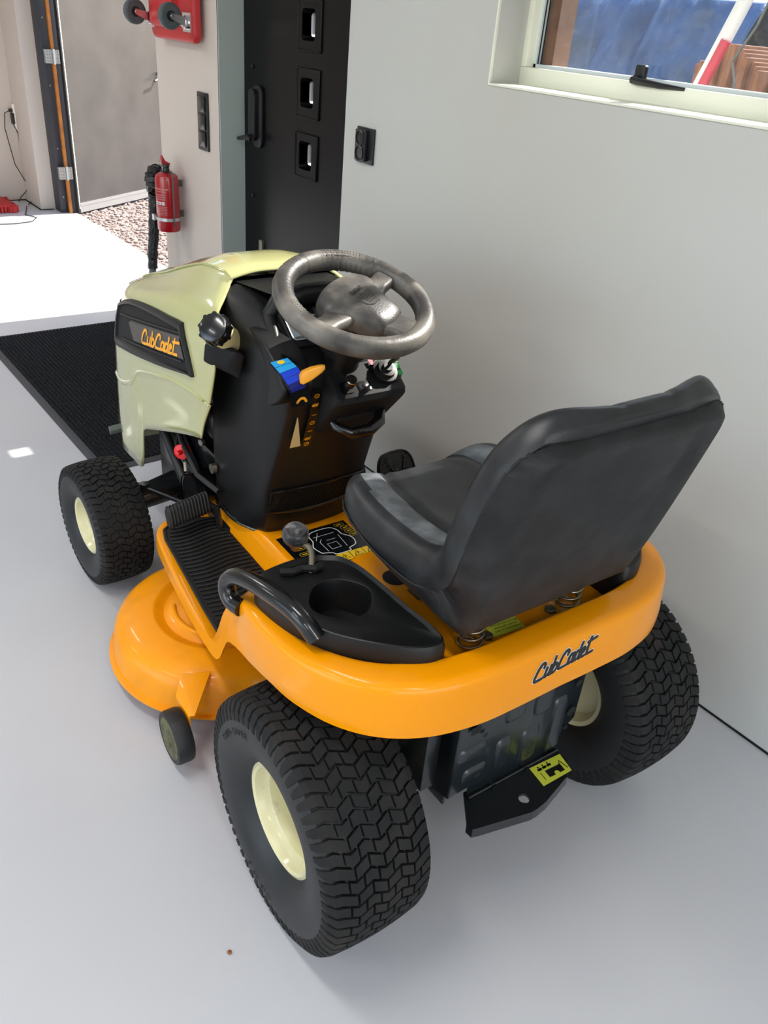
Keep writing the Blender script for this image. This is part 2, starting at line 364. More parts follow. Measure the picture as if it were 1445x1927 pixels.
b.add([(WX,WY1,WZ0),(1.945,WY1,WZ0),(1.945,1.914,WZ0),(WX,WY1,WZ0+.003),(1.945,WY1,WZ0+.003),(1.945,1.914,WZ0+.003)], [(0,2,1),(3,4,5),(0,1,4,3),(1,2,5,4),(2,0,3,5)])
struct(b, 'trim_2', 'frmwhite')
# window reveal skin in frame white
b = MB(); b.add([(WX-.001,WY1-.002,WZ0),(1.942,1.912,WZ0),(1.942,1.912,WZ1),(WX-.001,WY1-.002,WZ1),(WX-.001,WY1+.004,WZ0),(1.942,1.918,WZ0),(1.942,1.918,WZ1),(WX-.001,WY1+.004,WZ1)],
      [(0,1,2,3),(0,3,7,4),(0,4,5,1),(1,5,6,2),(3,2,6,7),(4,7,6,5)])
struct(b, 'trim_3', 'frmwhite')
# garage doorway: black frame, shim, leaf, hinges
def door1():
    d = empty('door_1', (2.311, 6.961, 0)); tag(d, kind='structure')
    b = MB(); b.box((-.146, .03, 0), (-.085, .19, 2.3)); b.box((-.085, .0, 0), (-.03, .19, 2.3)); b.box((-.146, -2.47, 2.24), (-.03, .03, 2.30))
    b.box((-.085, -2.47, 2.2), (-.03, .03, 2.3))
    f = b.build('door_frame', 'doorframe', d, bevel=.002)
    b = MB()
    for z in (.12, .48, .92, 1.36, 1.8): b.lathe([(0, .006), (.002, .006), (.003, .003)], (-.115, .03, z), (0, -1, 0), 10, capb=True)
    b.build('screw_head', 'steel', f)
    b = MB(); b.box((-.088, -.008, 0), (-.066, .02, 2.3)); b.build('wood_shim', 'wood', d)
    u = Vector((.8634, .5038, 0)); u.normalize(); n = Vector((u.y, -u.x, 0))   # leaf direction, face normal (towards room)
    fn = lambda a, z, dd: u*a + n*dd + Vector((0, 0, z))
    b = MB(); W_ = 1.25
    def slab(bb, a0, a1, z0, z1, d0, d1):
        vs = [fn(a, z, dd) for z in (z0, z1) for a, dd in ((a0, d0), (a1, d0), (a1, d1), (a0, d1))]
        bb.add(vs, [(0,1,2,3),(7,6,5,4),(0,4,5,1),(1,5,6,2),(2,6,7,3),(3,7,4,0)])
    slab(b, 0, W_, .012, 2.22, -.05, 0); b.build('door_leaf', 'steeldoor', d)
    b = MB(); slab(b, -.012, .0, .03, 2.22, -.045, .004); b.build('leaf_edge', 'frmwhite', d)
    b = MB(); slab(b, -.026, -.012, .0, 2.22, -.05, .006); b.build('edge_seal', 'cable', d)
    b = MB(); slab(b, .0, W_, .050, .072, 0, .008); slab(b, 0, W_, .0, .05, -.01, .004); br = b.build('weather_bar', 'alu', d)
    b = MB(); b.tube([fn(1.14, .99, 0), fn(1.14, .98, .05), fn(1.12, .955, .055), fn(1.02, .935, .055)], [.012, .012, .011, .010], 8); b.build('leaf_handle', 'greypipe', d)
    for z in (1.115, .305):
        b = MB(); b.box((-.138, -.014, z-.045), (-.088, .028, z+.045)); b.box((-.066, -.014, z-.045), (-.034, .0, z+.045))
        b.tube([(-.077, -.018, z-.05), (-.077, -.018, z+.05)], .010)
        h = b.build('hinge', 'zinc', d)
        b = MB()
        for zz in (-.03, -.01, .014, .033):
            for xx in (-.122, -.105, -.047): b.lathe([(0, .005), (.002, .004)], (xx, -.014, z+zz), (0, -1, 0), 8, capb=True)
        b.build('screw', 'steel', h)
door1()
# outside ground and stones
b = MB(); b.box((2.28, -2, -.10), (14, 16, -.025)); struct(b, 'ground_outside', 'gravelbase')
def gravel():
    rng = np.random.RandomState(3); ico = bmesh.new(); bmesh.ops.create_icosphere(ico, subdivisions=1, radius=1)
    iv = np.array([v.co[:] for v in ico.verts]); fi = [tuple(v.index for v in f.verts) for f in ico.faces]; ico.free()
    n = 5200; V = []; F = []
    for k in range(n):
        x = 2.29 + 1.9*rng.rand()**1.2; y = 4.45 + 3.3*rng.rand(); r = .008 + .012*rng.rand()**2
        a = rng.rand()*6.28; s = np.array([r*(1+.4*rng.rand()), r*(.8+.3*rng.rand()), r*.62]); p = iv*s*(1+.18*(rng.rand(len(iv), 1)-.5))
        q = np.c_[p[:, 0]*cos(a)-p[:, 1]*sin(a)+x, p[:, 0]*sin(a)+p[:, 1]*cos(a)+y, p[:, 2]-.024+r*.35]
        o = k*len(iv); V += q.tolist(); F += [tuple(i+o for i in f) for f in fi]
    b = MB(); b.v = V; b.f = F; b.mi = [0]*len(F)
    tag(b.build('gravel', 'pebble', smooth=20), 'pinkish grey gravel outside the open doorway', 'gravel', kind='stuff')
gravel()
# outside junk behind the window
def tarp():
    rng = np.random.RandomState(1); rows = []
    from mathutils import noise
    for i in range(46):
        z = i/45*1.72; row = []
        for j in range(90):
            y = 1.80 + j/89*1.9
            n1 = noise.noise(Vector((y*4.2, z*1.3, 0)))*.13 + noise.noise(Vector((y*11, z*3+y*4, 3)))*.05 + noise.noise(Vector((y*23, z*9, 7)))*.02
            row.append((2.74 + n1 + .22*(z/1.72)**6 - .1*(1-z/1.72), y, z-.02))
        rows.append(row)
    for i in range(1, 9):
        rows.append([(p[0]+.1*i, p[1], p[2]+.015*math.sin(i)-.004*i*i) for p in rows[45]])
    b = MB(); b.grid(rows); o = b.build('tarpaulin', 'tarp', smooth=80)
    sm = o.modifiers.new('s', 'SOLIDIFY'); sm.thickness = .006
    tag(o, 'wrinkled blue tarpaulin draped over a stack outside the window', 'tarpaulin')
    b = MB(); b.box((2.98, 1.9, -.02), (3.7, 3.6, 1.45)); tag(b.build('covered_stack', 'oldwood', bevel=.02), 'wooden stack hidden under the blue tarpaulin', 'crate')
tarp()
def slab_pile():
    k = 0
    for y0, y1, z1, x0 in ((1.47, 1.70, 1.60, 2.50), (1.26, 1.46, 1.57, 2.54), (1.02, 1.25, 1.64, 2.52)):
        g = empty('roof_sheet_stack', (x0, (y0+y1)/2, -.02))
        tag(g, ['brown wavy timber stack nearest the striped pole outside window', 'middle brown wavy timber stack outside the window', 'rightmost brown wavy timber stack outside the window'][k], 'timber', 'timber stacks outside the window')
        n = 14
        for i in range(n):
            w = (y1-y0)/n; b = MB()
            top = z1-.05*abs(i-n/2+.5)/(n/2)*2**.5
            b.box((.02*((i*7) % 3)/2, -(y1-y0)/2+i*w+.001, 0), (.5, -(y1-y0)/2+(i+1)*w-.001, top))
            b.build('board', 'oldwood', g, bevel=.004)
        k += 1
slab_pile()
b = MB(); b.tube([(2.3, 2.05, -.03), (2.3, 1.25, 2.25)], .020, 14); o = b.build('striped_pole', 'white')
tag(o, 'slanting white and red pole leaning in front of blue tarpaulin', 'pole')
b = MB(); b.tube([(2.290, 1.893, .35), (2.290, 1.472, 1.58)], .0145, 14); q = b.build('red_stripe', 'polered', o); q['label'] = 'red stripe along the pole'
b = MB(); b.tube([(2.42, 1.42, 1.80), (2.40, 1.46, 1.62), (2.39, 1.50, 1.53), (2.38, 1.44, 1.42), (2.4, 1.3, -.02)], .004, 8); tag(b.build('loose_cable', 'greypipe'), 'thin grey cable hanging in front of brown timber outside', 'cable')
b = MB(); b.box((3.9, -2, -.03), (4.0, 1.9, 2.0)); struct(b, 'fence_outside', 'oldwood')

# ceiling lamps
for i, (x, y) in enumerate(LAMPS):
    t = empty('ceiling_lamp', (x, y, 2.65)); tag(t, 'long white ceiling lamp ' + ['near the left opening, closest to the front wall', 'on the left side, level with the mower', 'on the left side, closest to the far wall', 'behind the camera, closest to the front wall', 'on the right side, level with the mower', 'on the right side, closest to the far wall'][i], 'lamp', 'ceiling lamps')
    b = MB(); b.box((-.10, -.62, -.05), (.10, .62, 0)); b.build('lamp_case', 'lampcase', t, bevel=.01)
    b = MB(); b.box((-.08, -.58, -.062), (.08, .58, -.05)); b.build('diffuser', 'lamp', t)
    ld = bpy.data.lights.new('lamp_light', 'AREA'); ld.shape = 'RECTANGLE'; ld.size = .16; ld.size_y = 1.16; ld.energy = LAMP_W; ld.color = (1, .98, .95)
    lo = bpy.data.objects.new('lamp_light', ld); COL.objects.link(lo); lo.parent = t; lo.location = (0, 0, -.066)
# daylight area at the big left opening
ld = bpy.data.lights.new('doorway_daylight', 'AREA'); ld.shape = 'RECTANGLE'; ld.size = 5.6; ld.size_y = 2.3; ld.energy = 52; ld.color = (.93, .97, 1)
lo = bpy.data.objects.new('doorway_daylight', ld); COL.objects.link(lo); lo.location = (-3.7, 1.3, 1.2); lo.rotation_euler = Vector((1, 0, 0)).to_track_quat('-Z', 'Z').to_euler()

ld = bpy.data.lights.new('rear_fill_light', 'AREA'); ld.shape = 'RECTANGLE'; ld.size = 3.8; ld.size_y = 2.1; ld.energy = 42; ld.color = (1, .97, .93)  # unseen area light added to brighten the mower's rear, right wall and floor
lo = bpy.data.objects.new('rear_fill_light', ld); COL.objects.link(lo); lo.location = (-.45, -3.3, 1.1); lo.rotation_euler = Vector((0, 1, 0)).to_track_quat('-Z', 'Z').to_euler()

# ================================================================== small room things
def switch_panel():
    t = empty('light_switch', (WX, 3.625, 1.1)); tag(t, 'black triple light switch plate beside the fire extinguisher', 'switch')
    b = MB(); b.prism(rrect(.098, .234, .004), 0, .009, lambda u, v, d: Vector((-d, u, v))); b.build('switch_plate', 'swblack', t, bevel=.002)
    for k in (-1, 0, 1):
        b = MB(); z = k*.071
        b.add([(-.009,-.03,z-.031),(-.009,.03,z-.031),(-.009,.03,z+.031),(-.009,-.03,z+.031),(-.014,-.03,z-.031),(-.014,.03,z-.031),(-.019,.03,z+.031),(-.019,-.03,z+.031)],
              [(0,1,2,3),(7,6,5,4),(0,4,5,1),(1,5,6,2),(2,6,7,3),(3,7,4,0)])
        b.build('rocker', 'blackgl', t, bevel=.002)
switch_panel()
def socket():
    t = empty('wall_socket', (WX, 2.412, 1.182)); tag(t, 'black double power socket on the grey wall', 'socket')
    b = MB(); b.prism(rrect(.097, .112, .003), 0, .008, lambda u, v, d: Vector((-d, u, v))); b.prism(rrect(.056, .098, .004), .008, .022, lambda u, v, d: Vector((-d, u+.01, v)))
    b.build('socket_plate', 'swblack', t, bevel=.0015)
    for s in (-1, 1):
        b = MB(); b.lathe([(0, .0235), (.004, .0235), (.003, .0205), (-.010, .0195), (-.010, .0001)], (-.021, .01, s*.0235), (-1, 0, 0), 24)
        o = b.build('outlet', 'blackgl', t)
        b = MB()
        for q in (-1, 1): b.lathe([(0, .0028), (.002, .0028)], (-.013, .01+q*.0095, s*.0235), (-1, 0, 0), 8, capb=True)
        b.box((-.018, .006, s*.0235+.0165), (-.012, .014, s*.0235+.0205)); b.build('contact', 'steel', o)
socket()
def extinguisher():
    r = .056; t = empty('fire_extinguisher', (WX-r-.022, 3.885, .583)); tag(t, 'red fire extinguisher strapped to the wall pillar by the doorway', 'fire extinguisher')
    b = MB(); b.lathe([(0, r*.86), (0, r*.93), (.008, r), (.235, r), (.252, r*.93), (.262, r*.72), (.268, r*.4)], (0, 0, 0), (0, 0, 1), 40, capa=True, capb=True); b.build('cylinder_body', 'extred', t)
    b = MB(); b.lathe([(.264, .026), (.268, .026), (.272, .016), (.290, .014), (.292, .018), (.302, .016)], (0, 0, 0), (0, 0, 1), 20, capb=True)
    b.tube([(0, 0, .285), (-.01, -.045, .283)], .008, 8); v = b.build('valve', 'swblack', t, smooth=40)
    b = MB(); b.prism([(.015,.296),(-.01,.300),(-.022,.31),(-.024,.338),(-.018,.342),(-.005,.318),(.02,.306)], -.008, .008, lambda u, w, d: Vector((u, d, w)))
    b.build('trigger_lever', 'extred', t, bevel=.001)
    b = MB(); b.tube([(-.015+.0, .026+.015*cos(a), .305+.015*sin(a)) for a in np.linspace(0, 2*pi, 22)[:-1]], .0016, 6, closed=True); b.build('pull_ring', 'brass', t)
    b = MB(); b.tube([(.0, -.04, .262), (0, -.056, .278), (0, -.070, .272), (0, -.070, .24), (0, -.066, .05), (0, -.060, .03)], .0035, 8); b.build('hose', 'greypipe', t)
    b = MB(); b.lathe([(.05, r+.0025), (.065, r+.0025)], (0, 0, 0), (0, 0, 1), 40); b.box((-.066, .02, .045), (-.05, .045, .072)); b.build('strap', 'alu', t)
    for zb in (.06, .20): b = MB(); b.box((r-.004, -.006, zb), (.076, .006, zb+.03)); b.build('wall_bracket', 'greypipe', t)
    cf = lambda c: (lambda u, v, d: Vector((-(r+.0006+d)*cos((u/r)+c), -(r+.0006+d)*sin((u/r)+c), v)))
    f = cf(.42); lb = MB()
    f2 = lambda zc: (lambda u, v, d: f(u, v+zc, 0))
    text_mb(lb, 'FIRE EXTINGUISHER', .0105, f2(.196)); text_mb(lb, 'WITH 2 KG ABC POWDER', .006, f2(.185))
    for z, tx in ((.170, 'PULL THE SAFETY PIN'), (.160, 'AIM AT BASE OF FIRE'), (.150, 'SQUEEZE THE LEVER')): text_mb(lb, tx, .0062, f2(z))
    for z in (.116, .109, .102, .095, .088, .081): text_mb(lb, 'do not use on live parts above 1000 V', .0048, f2(z))
    lb.build('label_print', 'labelred', t)
    b = MB()
    for k in (-1, 0, 1):
        g = rrect(.0135, .0135, .002); b.add([f(u+k*.018, v+.132, 0) for u, v in g], [tuple(range(len(g)))])
    pi_ = b.build('pictogram', 'white', t)
    b = MB()
    for k in (-1, 0, 1): ribbon(b, [(k*.018-.004, .129), (k*.018, .134), (k*.018+.003, .130)], .003, lambda u, v, d: f(u, v, 0)*1.0 + Vector((-.0006, -.0003, 0)), 0, 1)
    b.build('pictogram_figure', 'decalblk', pi_)
extinguisher()
def dolly():
    t = empty('plastic_dolly', (WX-.022, 3.80, 1.40)); tag(t, 'red plastic dolly board with four casters hung on wall', 'dolly')
    fn = lambda u, v, d: Vector((-d, u, v))
    b = MB(); out = [(u+.0, v+.31) for u, v in rrect(.43, .62, .035, 6)]
    rows = []
    for sc, d in ((1, 0), (1, .022), (.985, .030), (.95, .033)): rows.append([fn(u*sc, (v-.31)*sc+.31, d) for u, v in out])
    b.grid(rows, closeu=True, cap0=True, cap1=True); b.build('board', 'dollyred', t, smooth=50)
    def block(zc, h, w, yc):
        bb = MB(); o = rrect(w, h, .02, 5)
        bb.grid([[fn(u*s+yc, v*s+zc, d) for u, v in o] for s, d in ((1, .03), (.97, .055), (.9, .062), (.5, .062), (.02, .062))], closeu=True); return bb.build('raised_pad', 'dollyred', t, smooth=40)
    p = block(.16, .23, .23, .055); block(.46, .23, .23, .055)
    for zb in (.16, .46):
        for y, z in ((.02, .05), (.09, .05), (-.015, 0), (.125, 0), (.02, -.05), (.09, -.05)):
            b = MB(); b.lathe([(.0625, .012), (.0615, .010), (.052, .008), (.052, .0005)], (0, .055+y-.055, zb+z), (-1, 0, 0), 14)
            b.build('drain_hole', 'dollyred', p)
    for y, z in ((-.16, .075), (.20, .075), (-.16, .545), (.20, .545)):
        c = empty('caster', (-.033, y, z)); c.parent = t
        b = MB(); b.box((-.006, -.035, -.035), (0, .035, .035)); b.lathe([(0, .026), (.012, .026), (.016, .018)], (-.006, 0, 0), (-1, 0, 0), 20, capb=True)
        for s in (-1, 1): b.prism([(-.014, -.018), (-.014, .018), (-.082, .030), (-.088, .018), (-.082, .008)], s*.019, s*.022, lambda u, v, d: Vector((u, d, v)))
        b.tube([(-.078, -.026, .018), (-.078, .026, .018)], .005, 10)
        b.build('caster_fork', 'chrome', c)
        b = MB(); b.lathe([(-.014, .020), (-.014, .036), (-.016, .0375), (-.014, .045), (-.009, .049), (.009, .049), (.014, .045), (.016, .0375), (.014, .036), (.014, .02)], (-.078, 0, .018), (0, 1, 0), 32); b.build('caster_wheel', 'wheelgrey', c)
        b = MB(); b.lathe([(-.012, .004), (-.012, .036), (.012, .036), (.012, .004)], (-.078, 0, .018), (0, 1, 0), 24, closed=True); b.build('caster_core', 'wheeldk', c)
dolly()
def pole():
    t = empty('wrapped_pole', (1.63, 3.98, 0)); tag(t, 'black plastic wrapped tool handle standing on a pipe below extinguisher', 'pole')
    A = Vector((-.01, 0, .03)); U = (Vector((1.712, 4.0, .85))-Vector((1.63, 3.98, 0)))
    P = lambda s: A*(1-s)+U*s
    rng = np.random.RandomState(5)
    b = MB(); ss = [.42, .47, .60, .70, .78, .84, .87, .90, .94, .97, .99, 1.0]; rr = [.022, .025, .026, .027, .028, .031, .036, .047, .050, .044, .034, .016]
    path = []; rad = []
    for i in range(len(ss)-1):
        for k in range(4):
            s = lerp(ss[i], ss[i+1], k/4); path.append(P(s)+Vector((rng.randn()*.0016, rng.randn()*.0016, 0))); rad.append(lerp(rr[i], rr[i+1], k/4)*(1+.06*rng.randn()))
    b.tube(path, rad, 12); b.build('wrapped_grip', 'tape', t, smooth=25)
    b = MB(); b.tube([P(.30), P(.46)], .018, 14); b.build('pipe', 'greypipe', t)
    b = MB(); b.tube([P(.26), P(.31), P(.345), P(.375)], [.06, .055, .030, .019], 16); b.build('flared_collar', 'swblack', t, smooth=50)
    b = MB(); b.tube([P(0), P(.27)], .016, 12); b.build('lower_shaft', 'swblack', t)
    b = MB(); b.box((-.05, -.07, .014), (.05, .07, .045)); b.build('foot_block', 'swblack', t, bevel=.01)
pole()
def floor_mat_obj():
    t = empty('entrance_mat', (.87, 2.72, 0)); tag(t, 'dark ribbed carpet mat with rubber edge before the doorway', 'mat')
    W_, L_ = .90, 1.615
    b = MB(); rows = [rrect(W_, L_, .012), rrect(W_-.03, L_-.03, .01)]
    b.grid([[(u+W_/2, v+L_/2, z) for u, v in r] for r, z in ((rows[0], 0), (rows[0], .003), (rows[1], .008))], closeu=True, cap0=True, cap1=True); b.build('rubber_border', 'matborder', t)
    b = MB(); n = 46; x0, x1 = .032, W_-.032; w = (x1-x0)/n
    for i in range(n):
        x = x0+i*w; b.box((x+.0032, .032, .0079), (x+w-.0032, L_-.032, .0135))
    b.box((x0, .032, .0078), (x1, L_-.032, .009))
    b.build('ribbed_carpet', 'carpet', t)
floor_mat_obj()
def outlet():
    t = empty('power_strip', (2.07, 7.528, .64)); tag(t, 'white vertical power strip with two black plugs on wall', 'power strip')
    b = MB(); b.box((-.035, -.04, -.10), (.035, 0, .095)); b.build('strip_body', 'cablew', t, bevel=.006)
    b = MB(); b.box((-.06, -.035, .035), (-.033, -.01, .06)); b.box((-.055, -.045, -.05), (-.03, -.02, .03)); b.build('plug', 'cable', t, bevel=.004)
    b = MB(); b.tube([(-.055, -.025, .048), (-.10, -.04, .03), (-.115, -.04, -.08), (-.08, -.05, -.35), (-.01, -.06, -.50), (-.02, -.05, -.56), (-.07, -.06, -.60), (-.10, -.08, -.633)], .004, 6)
    b.build('power_cord', 'cable', t)
    b = MB(); b.tube([(-.045, -.035, -.05), (-.02, -.045, -.12), (-.01, -.045, -.3), (.0, -.05, -.48), (.01, -.06, -.55), (.0, -.12, -.62), (-.06, -.2, -.633)], .004, 6)
    b.build('power_cord', 'cable', t)
outlet()
b = MB(); b.tube([(1.98, 7.28, .005), (1.93, 7.12, .005), (1.88, 6.98, .005), (1.93, 6.86, .005), (1.86, 6.74, .005), (1.72, 6.70, .005), (1.55, 6.72, .005), (1.3, 6.8, .005)], .0035, 6)
tag(b.build('floor_cord', 'cable'), 'thin black cord curling over the sunlit floor', 'cord')
def brush():
    t = empty('red_brush', (1.62, 7.22, 0)); tag(t, 'red brush head lying on floor below the power strip', 'brush')
    b = MB(); b.box((-.2, -.13, .035), (.22, .20, .06)); o = b.build('brush_back', 'mopred', t, bevel=.012)
    rng = np.random.RandomState(2); b = MB()
    for i in range(700):
        x, y = -.22+.46*rng.rand(), -.15+.36*rng.rand(); b.box((x, y, .003), (x+.012, y+.010, .045+.012*rng.rand()))
    tag(b.build('bristles', 'mopred', t), kind='stuff')
brush()
# small debris
for k, (x, y, c) in enumerate(((.40, .814, 'a small brown crumb on the floor below the rear tyre'), )):
    b = MB(); b.lathe([(0, .001), (.001, .004), (.003, .005), (.005, .001)], (x, y, .0), (0, 0, 1), 7); tag(b.build('crumb', 'oldwood'), 'small brown crumb on the floor left of rear tyre', 'debris')

# ================================================================== RIDING MOWER (local frame: +y forward, x right, origin under rear axle)
MX, MY, MYAW = .9843, .8311, R(-2.887)
RM = empty('riding_mower', (MX, MY, 0), MYAW)
tag(RM, 'yellow and cream riding lawn mower with black seat and grey steering wheel', 'riding mower')

def tyre_mesh(Rt, w, rr, N, ncell, lug):
    """carcass + tread blocks, axis along x, centred at 0"""
    b = MB(); hw = w/2
    def prof(x):                       # crown radius at lateral x
        t = abs(x)/hw; return Rt*(1-.035*t**2-.10*max(0, t-.80)**2*6)
    pr = []
    side = [(.52, rr), (.66, rr*1.03), (.86, rr+.16*(Rt-rr)), (.97, rr+.38*(Rt-rr)), (1.0, rr+.58*(Rt-rr)), (.975, rr+.78*(Rt-rr)), (.90, rr+.90*(Rt-rr))]
    pr = [(-a*hw, r) for a, r in side]
    for k in range(-8, 9): pr.append((k/8*.82*hw, prof(k/8*.82*hw)-lug))
    pr += [(a*hw, r) for a, r in reversed(side)]
    pr += [(.3*hw, rr-.008), (-.3*hw, rr-.008)]
    b.lathe(pr, (0, 0, 0), (1, 0, 0), 96, closed=True)
    b.cur = 1
    TW = .80*hw; cell = 2*TW/ncell; P = 2*pi/N; gap = .0058; A = .55*P
    tri = lambda x: A*(abs(((x/(cell)) % 2)-1)*2-1)*.5
    def pt(x, th, r): return (x, r*cos(th), r*sin(th))
    for k in range(N):
        off = .5*cell if k % 2 else 0
        edges = [-TW] + [e for e in (-TW+off+i*cell for i in range(1 if not off else 0, ncell+1)) if -TW+.004 < e < TW-.004] + [TW]
        for a_, b_ in zip(edges[:-1], edges[1:]):
            xa = a_ + (.0022 if a_ > -TW else 0); xb = b_ - (.0022 if b_ < TW else 0)
            if xb-xa < .005: continue
            n = 4; top, bot = [], []
            xs = [lerp(xa, xb, i/n) for i in range(n+1)]
            lo = [pt(x, k*P+tri(x)+gap/2/Rt, prof(x)) for x in xs]; hi = [pt(x, (k+1)*P+tri(x)-gap/2/Rt, prof(x)) for x in reversed(xs)]
            lo2 = [pt(x, k*P+tri(x)+gap*.3/Rt, prof(x)-lug*1.1) for x in xs]; hi2 = [pt(x, (k+1)*P+tri(x)-gap*.3/Rt, prof(x)-lug*1.1) for x in reversed(xs)]
            T_, B_ = lo+hi, lo2+hi2; m = len(T_)
            vs = T_+B_; fs = [(i, 2*n+1-i-1+1-1+0, 0, 0) for i in range(0)]
            for i in range(n): fs.append((i, i+1, 2*n-i, 2*n+1-i))
            fs += [(i, m+i, m+(i+1) % m, (i+1) % m) for i in range(m)]
            b.add(vs, fs)
        # shoulder lugs running down the side
        for s in (-1, 1):
            th0, th1 = k*P+tri(s*TW)+gap/2/Rt, (k+1)*P+tri(s*TW)-gap/2/Rt; tm = (th0+th1)/2; hwid = (th1-th0)/2
            prs = [(TW, prof(TW), 1), (.90*hw, rr+.935*(Rt-rr), .95), (.985*hw, rr+.83*(Rt-rr), .8), (1.0*hw, rr+.70*(Rt-rr), .55)]
            rows = []
            for x, r, f in prs:
                rows.append([pt(s*(x), tm-hwid*f, r+.000), pt(s*x, tm+hwid*f, r), pt(s*(x-.004), tm+hwid*f*1.1, r-lug*.8), pt(s*(x-.004), tm-hwid*f*1.1, r-lug*.8)])
            b.grid(rows, closeu=True, cap1=True)
    return b
def arc_text(mb, txt, r, x, a0, size, sgn=1):
    step = size*.78/r
    for i, ch in enumerate(txt):
        a = a0 + i*step
        def fn(u, v, d, a=a):
            th = a + u/r*1.0; rr_ = r+v; return Vector((x-d, rr_*cos(th), rr_*sin(th)))
        if ch != ' ': text_mb(mb, ch, size, fn, depth=.0009)
def rim_mesh(rr, w, depth, hub):
    """outer side = -x"""
    b = MB(); o = -w*.30
    b.lathe([(o+.014, rr+.004), (o-.006, rr+.010), (o-.012, rr+.008), (o-.014, rr+.002), (o-.011, rr-.004), (o-.002, rr-.007), (o+.006, rr-.010), (o+.014, rr-.018), (o+.03, rr-.022), (o+depth, rr-.030), (o+depth+.004, rr-.042),
             (o+depth-.004, hub+.014), (o+depth-.010, hub+.008), (o+depth-.022, hub), (o+depth-.03, hub*.9), (o+depth-.03, .002)], (0, 0, 0), (1, 0, 0), 56)
    i = w*.30
    b.lathe([(i-.01, rr-.008), (i+.004, rr+.006), (i+.009, rr+.004), (i+.006, rr-.006), (i-.02, rr-.018), (o+depth+.006, rr-.028), (o+depth+.006, rr-.045), (o+depth+.006, .01)], (0, 0, 0), (1, 0, 0), 56)
    return b
def wheel(name, Rt, w, rr, N, nc, lug, depth, hub, pos, side, steer=0, txt=None):
    o = rim_mesh(rr, w, depth, hub).build(name, 'rimcream', RM, smooth=30)
    t = tyre_mesh(Rt, w, rr, N, nc, lug); t.cur = 0
    tb = t.build('tyre', ['sidewall', 'rubber'], o, smooth=28)
    if txt:
        lb = MB()
        for tx, r, a, sz in txt: arc_text(lb, tx, r, -w/2*1.004, a, sz)
        lb.build('embossed_lettering', 'darkrub', tb)
    b = MB(); X = -w*.30+depth-.03; b.lathe([(0, hub*.55), (-.012, hub*.5), (-.014, hub*.3)], (X, 0, 0), (1, 0, 0), 20, capb=True); b.build('hub_cap', 'blackgl', o)
    o.location = pos; o.rotation_euler = (0, 0, (pi if side > 0 else 0)+R(steer))
    return o
rear_l = wheel('rear_wheel', .254, .214, .106, 62, 6, .0085, .10, .03, (-.3785, 0, .254), -1, txt=[('TURF-SAVER', .186, R(26), .019), ('20x8.00-8', .186, R(262), .014)])
rear_l['label'] = 'left rear wheel, nearest the camera'
rear_r = copy_tree(rear_l, RM); rear_r.location = (.3785, 0, .254); rear_r.rotation_euler = (R(31), 0, pi); rear_r['label'] = 'right rear wheel by the wall'
front_l = wheel('front_wheel', .19, .160, .080, 52, 5, .007, .055, .022, (-.374, 1.263, .19), -1, 3.6)
front_l['label'] = 'left front wheel with cream rim'
front_r = copy_tree(front_l, RM); front_r.location = (.374, 1.263, .19); front_r.rotation_euler = (0, 0, pi+R(3.6)); front_r['label'] = 'right front wheel behind the hood'

# ---- fender and running-board body
OUT = [  # top(x,y,z) | bottom(x,y,z)
 (0,-.150,.664, 0,-.207,.555), (-.10,-.149,.664,-.10,-.208,.555), (-.18,-.146,.664,-.19,-.205,.555), (-.26,-.130,.663,-.28,-.185,.555), (-.33,-.092,.660,-.352,-.142,.553), (-.377,-.038,.656,-.402,-.080,.551),
 (-.402,.03,.646,-.432,.0,.548), (-.414,.10,.642,-.441,.075,.542), (-.420,.165,.636,-.442,.14,.530), (-.424,.215,.620,-.436,.195,.512), (-.422,.262,.582,-.428,.24,.490),
 (-.416,.315,.515,-.415,.30,.450), (-.405,.370,.430,-.400,.355,.385), (-.394,.425,.358,-.388,.410,.308), (-.386,.475,.330,-.386,.455,.283), (-.372,.58,.322,-.380,.575,.280), (-.355,.72,.322,-.366,.72,.280),
 (-.338,.85,.322,-.349,.855,.280), (-.322,.925,.322,-.332,.938,.280), (-.285,.968,.322,-.292,.985,.280), (-.22,.985,.322,-.222,1.0,.280), (-.165,.990,.335,-.165,1.003,.280), (-.12,.992,.39,-.12,1.003,.33), (0,.993,.40,0,1.004,.36)]
half = cr(OUT, 5)
halfm = [p*np.array([-1,1,1,-1,1,1]) for p in half]
ring = half[::1] + halfm[::-1][1:-1]
def body_z(x, y):
    ax = abs(x)
    s = sst(.225, .43, y) if ax > .15 else sst(.235, .40, y)
    well = .612 + .012*sst(.25, .36, ax)
    # seat platform raised tongue in the middle front
    tun = lerp(.400, .318, sst(.135, .168, ax)) + .0*y
    z = lerp(well, tun, s)
    return z
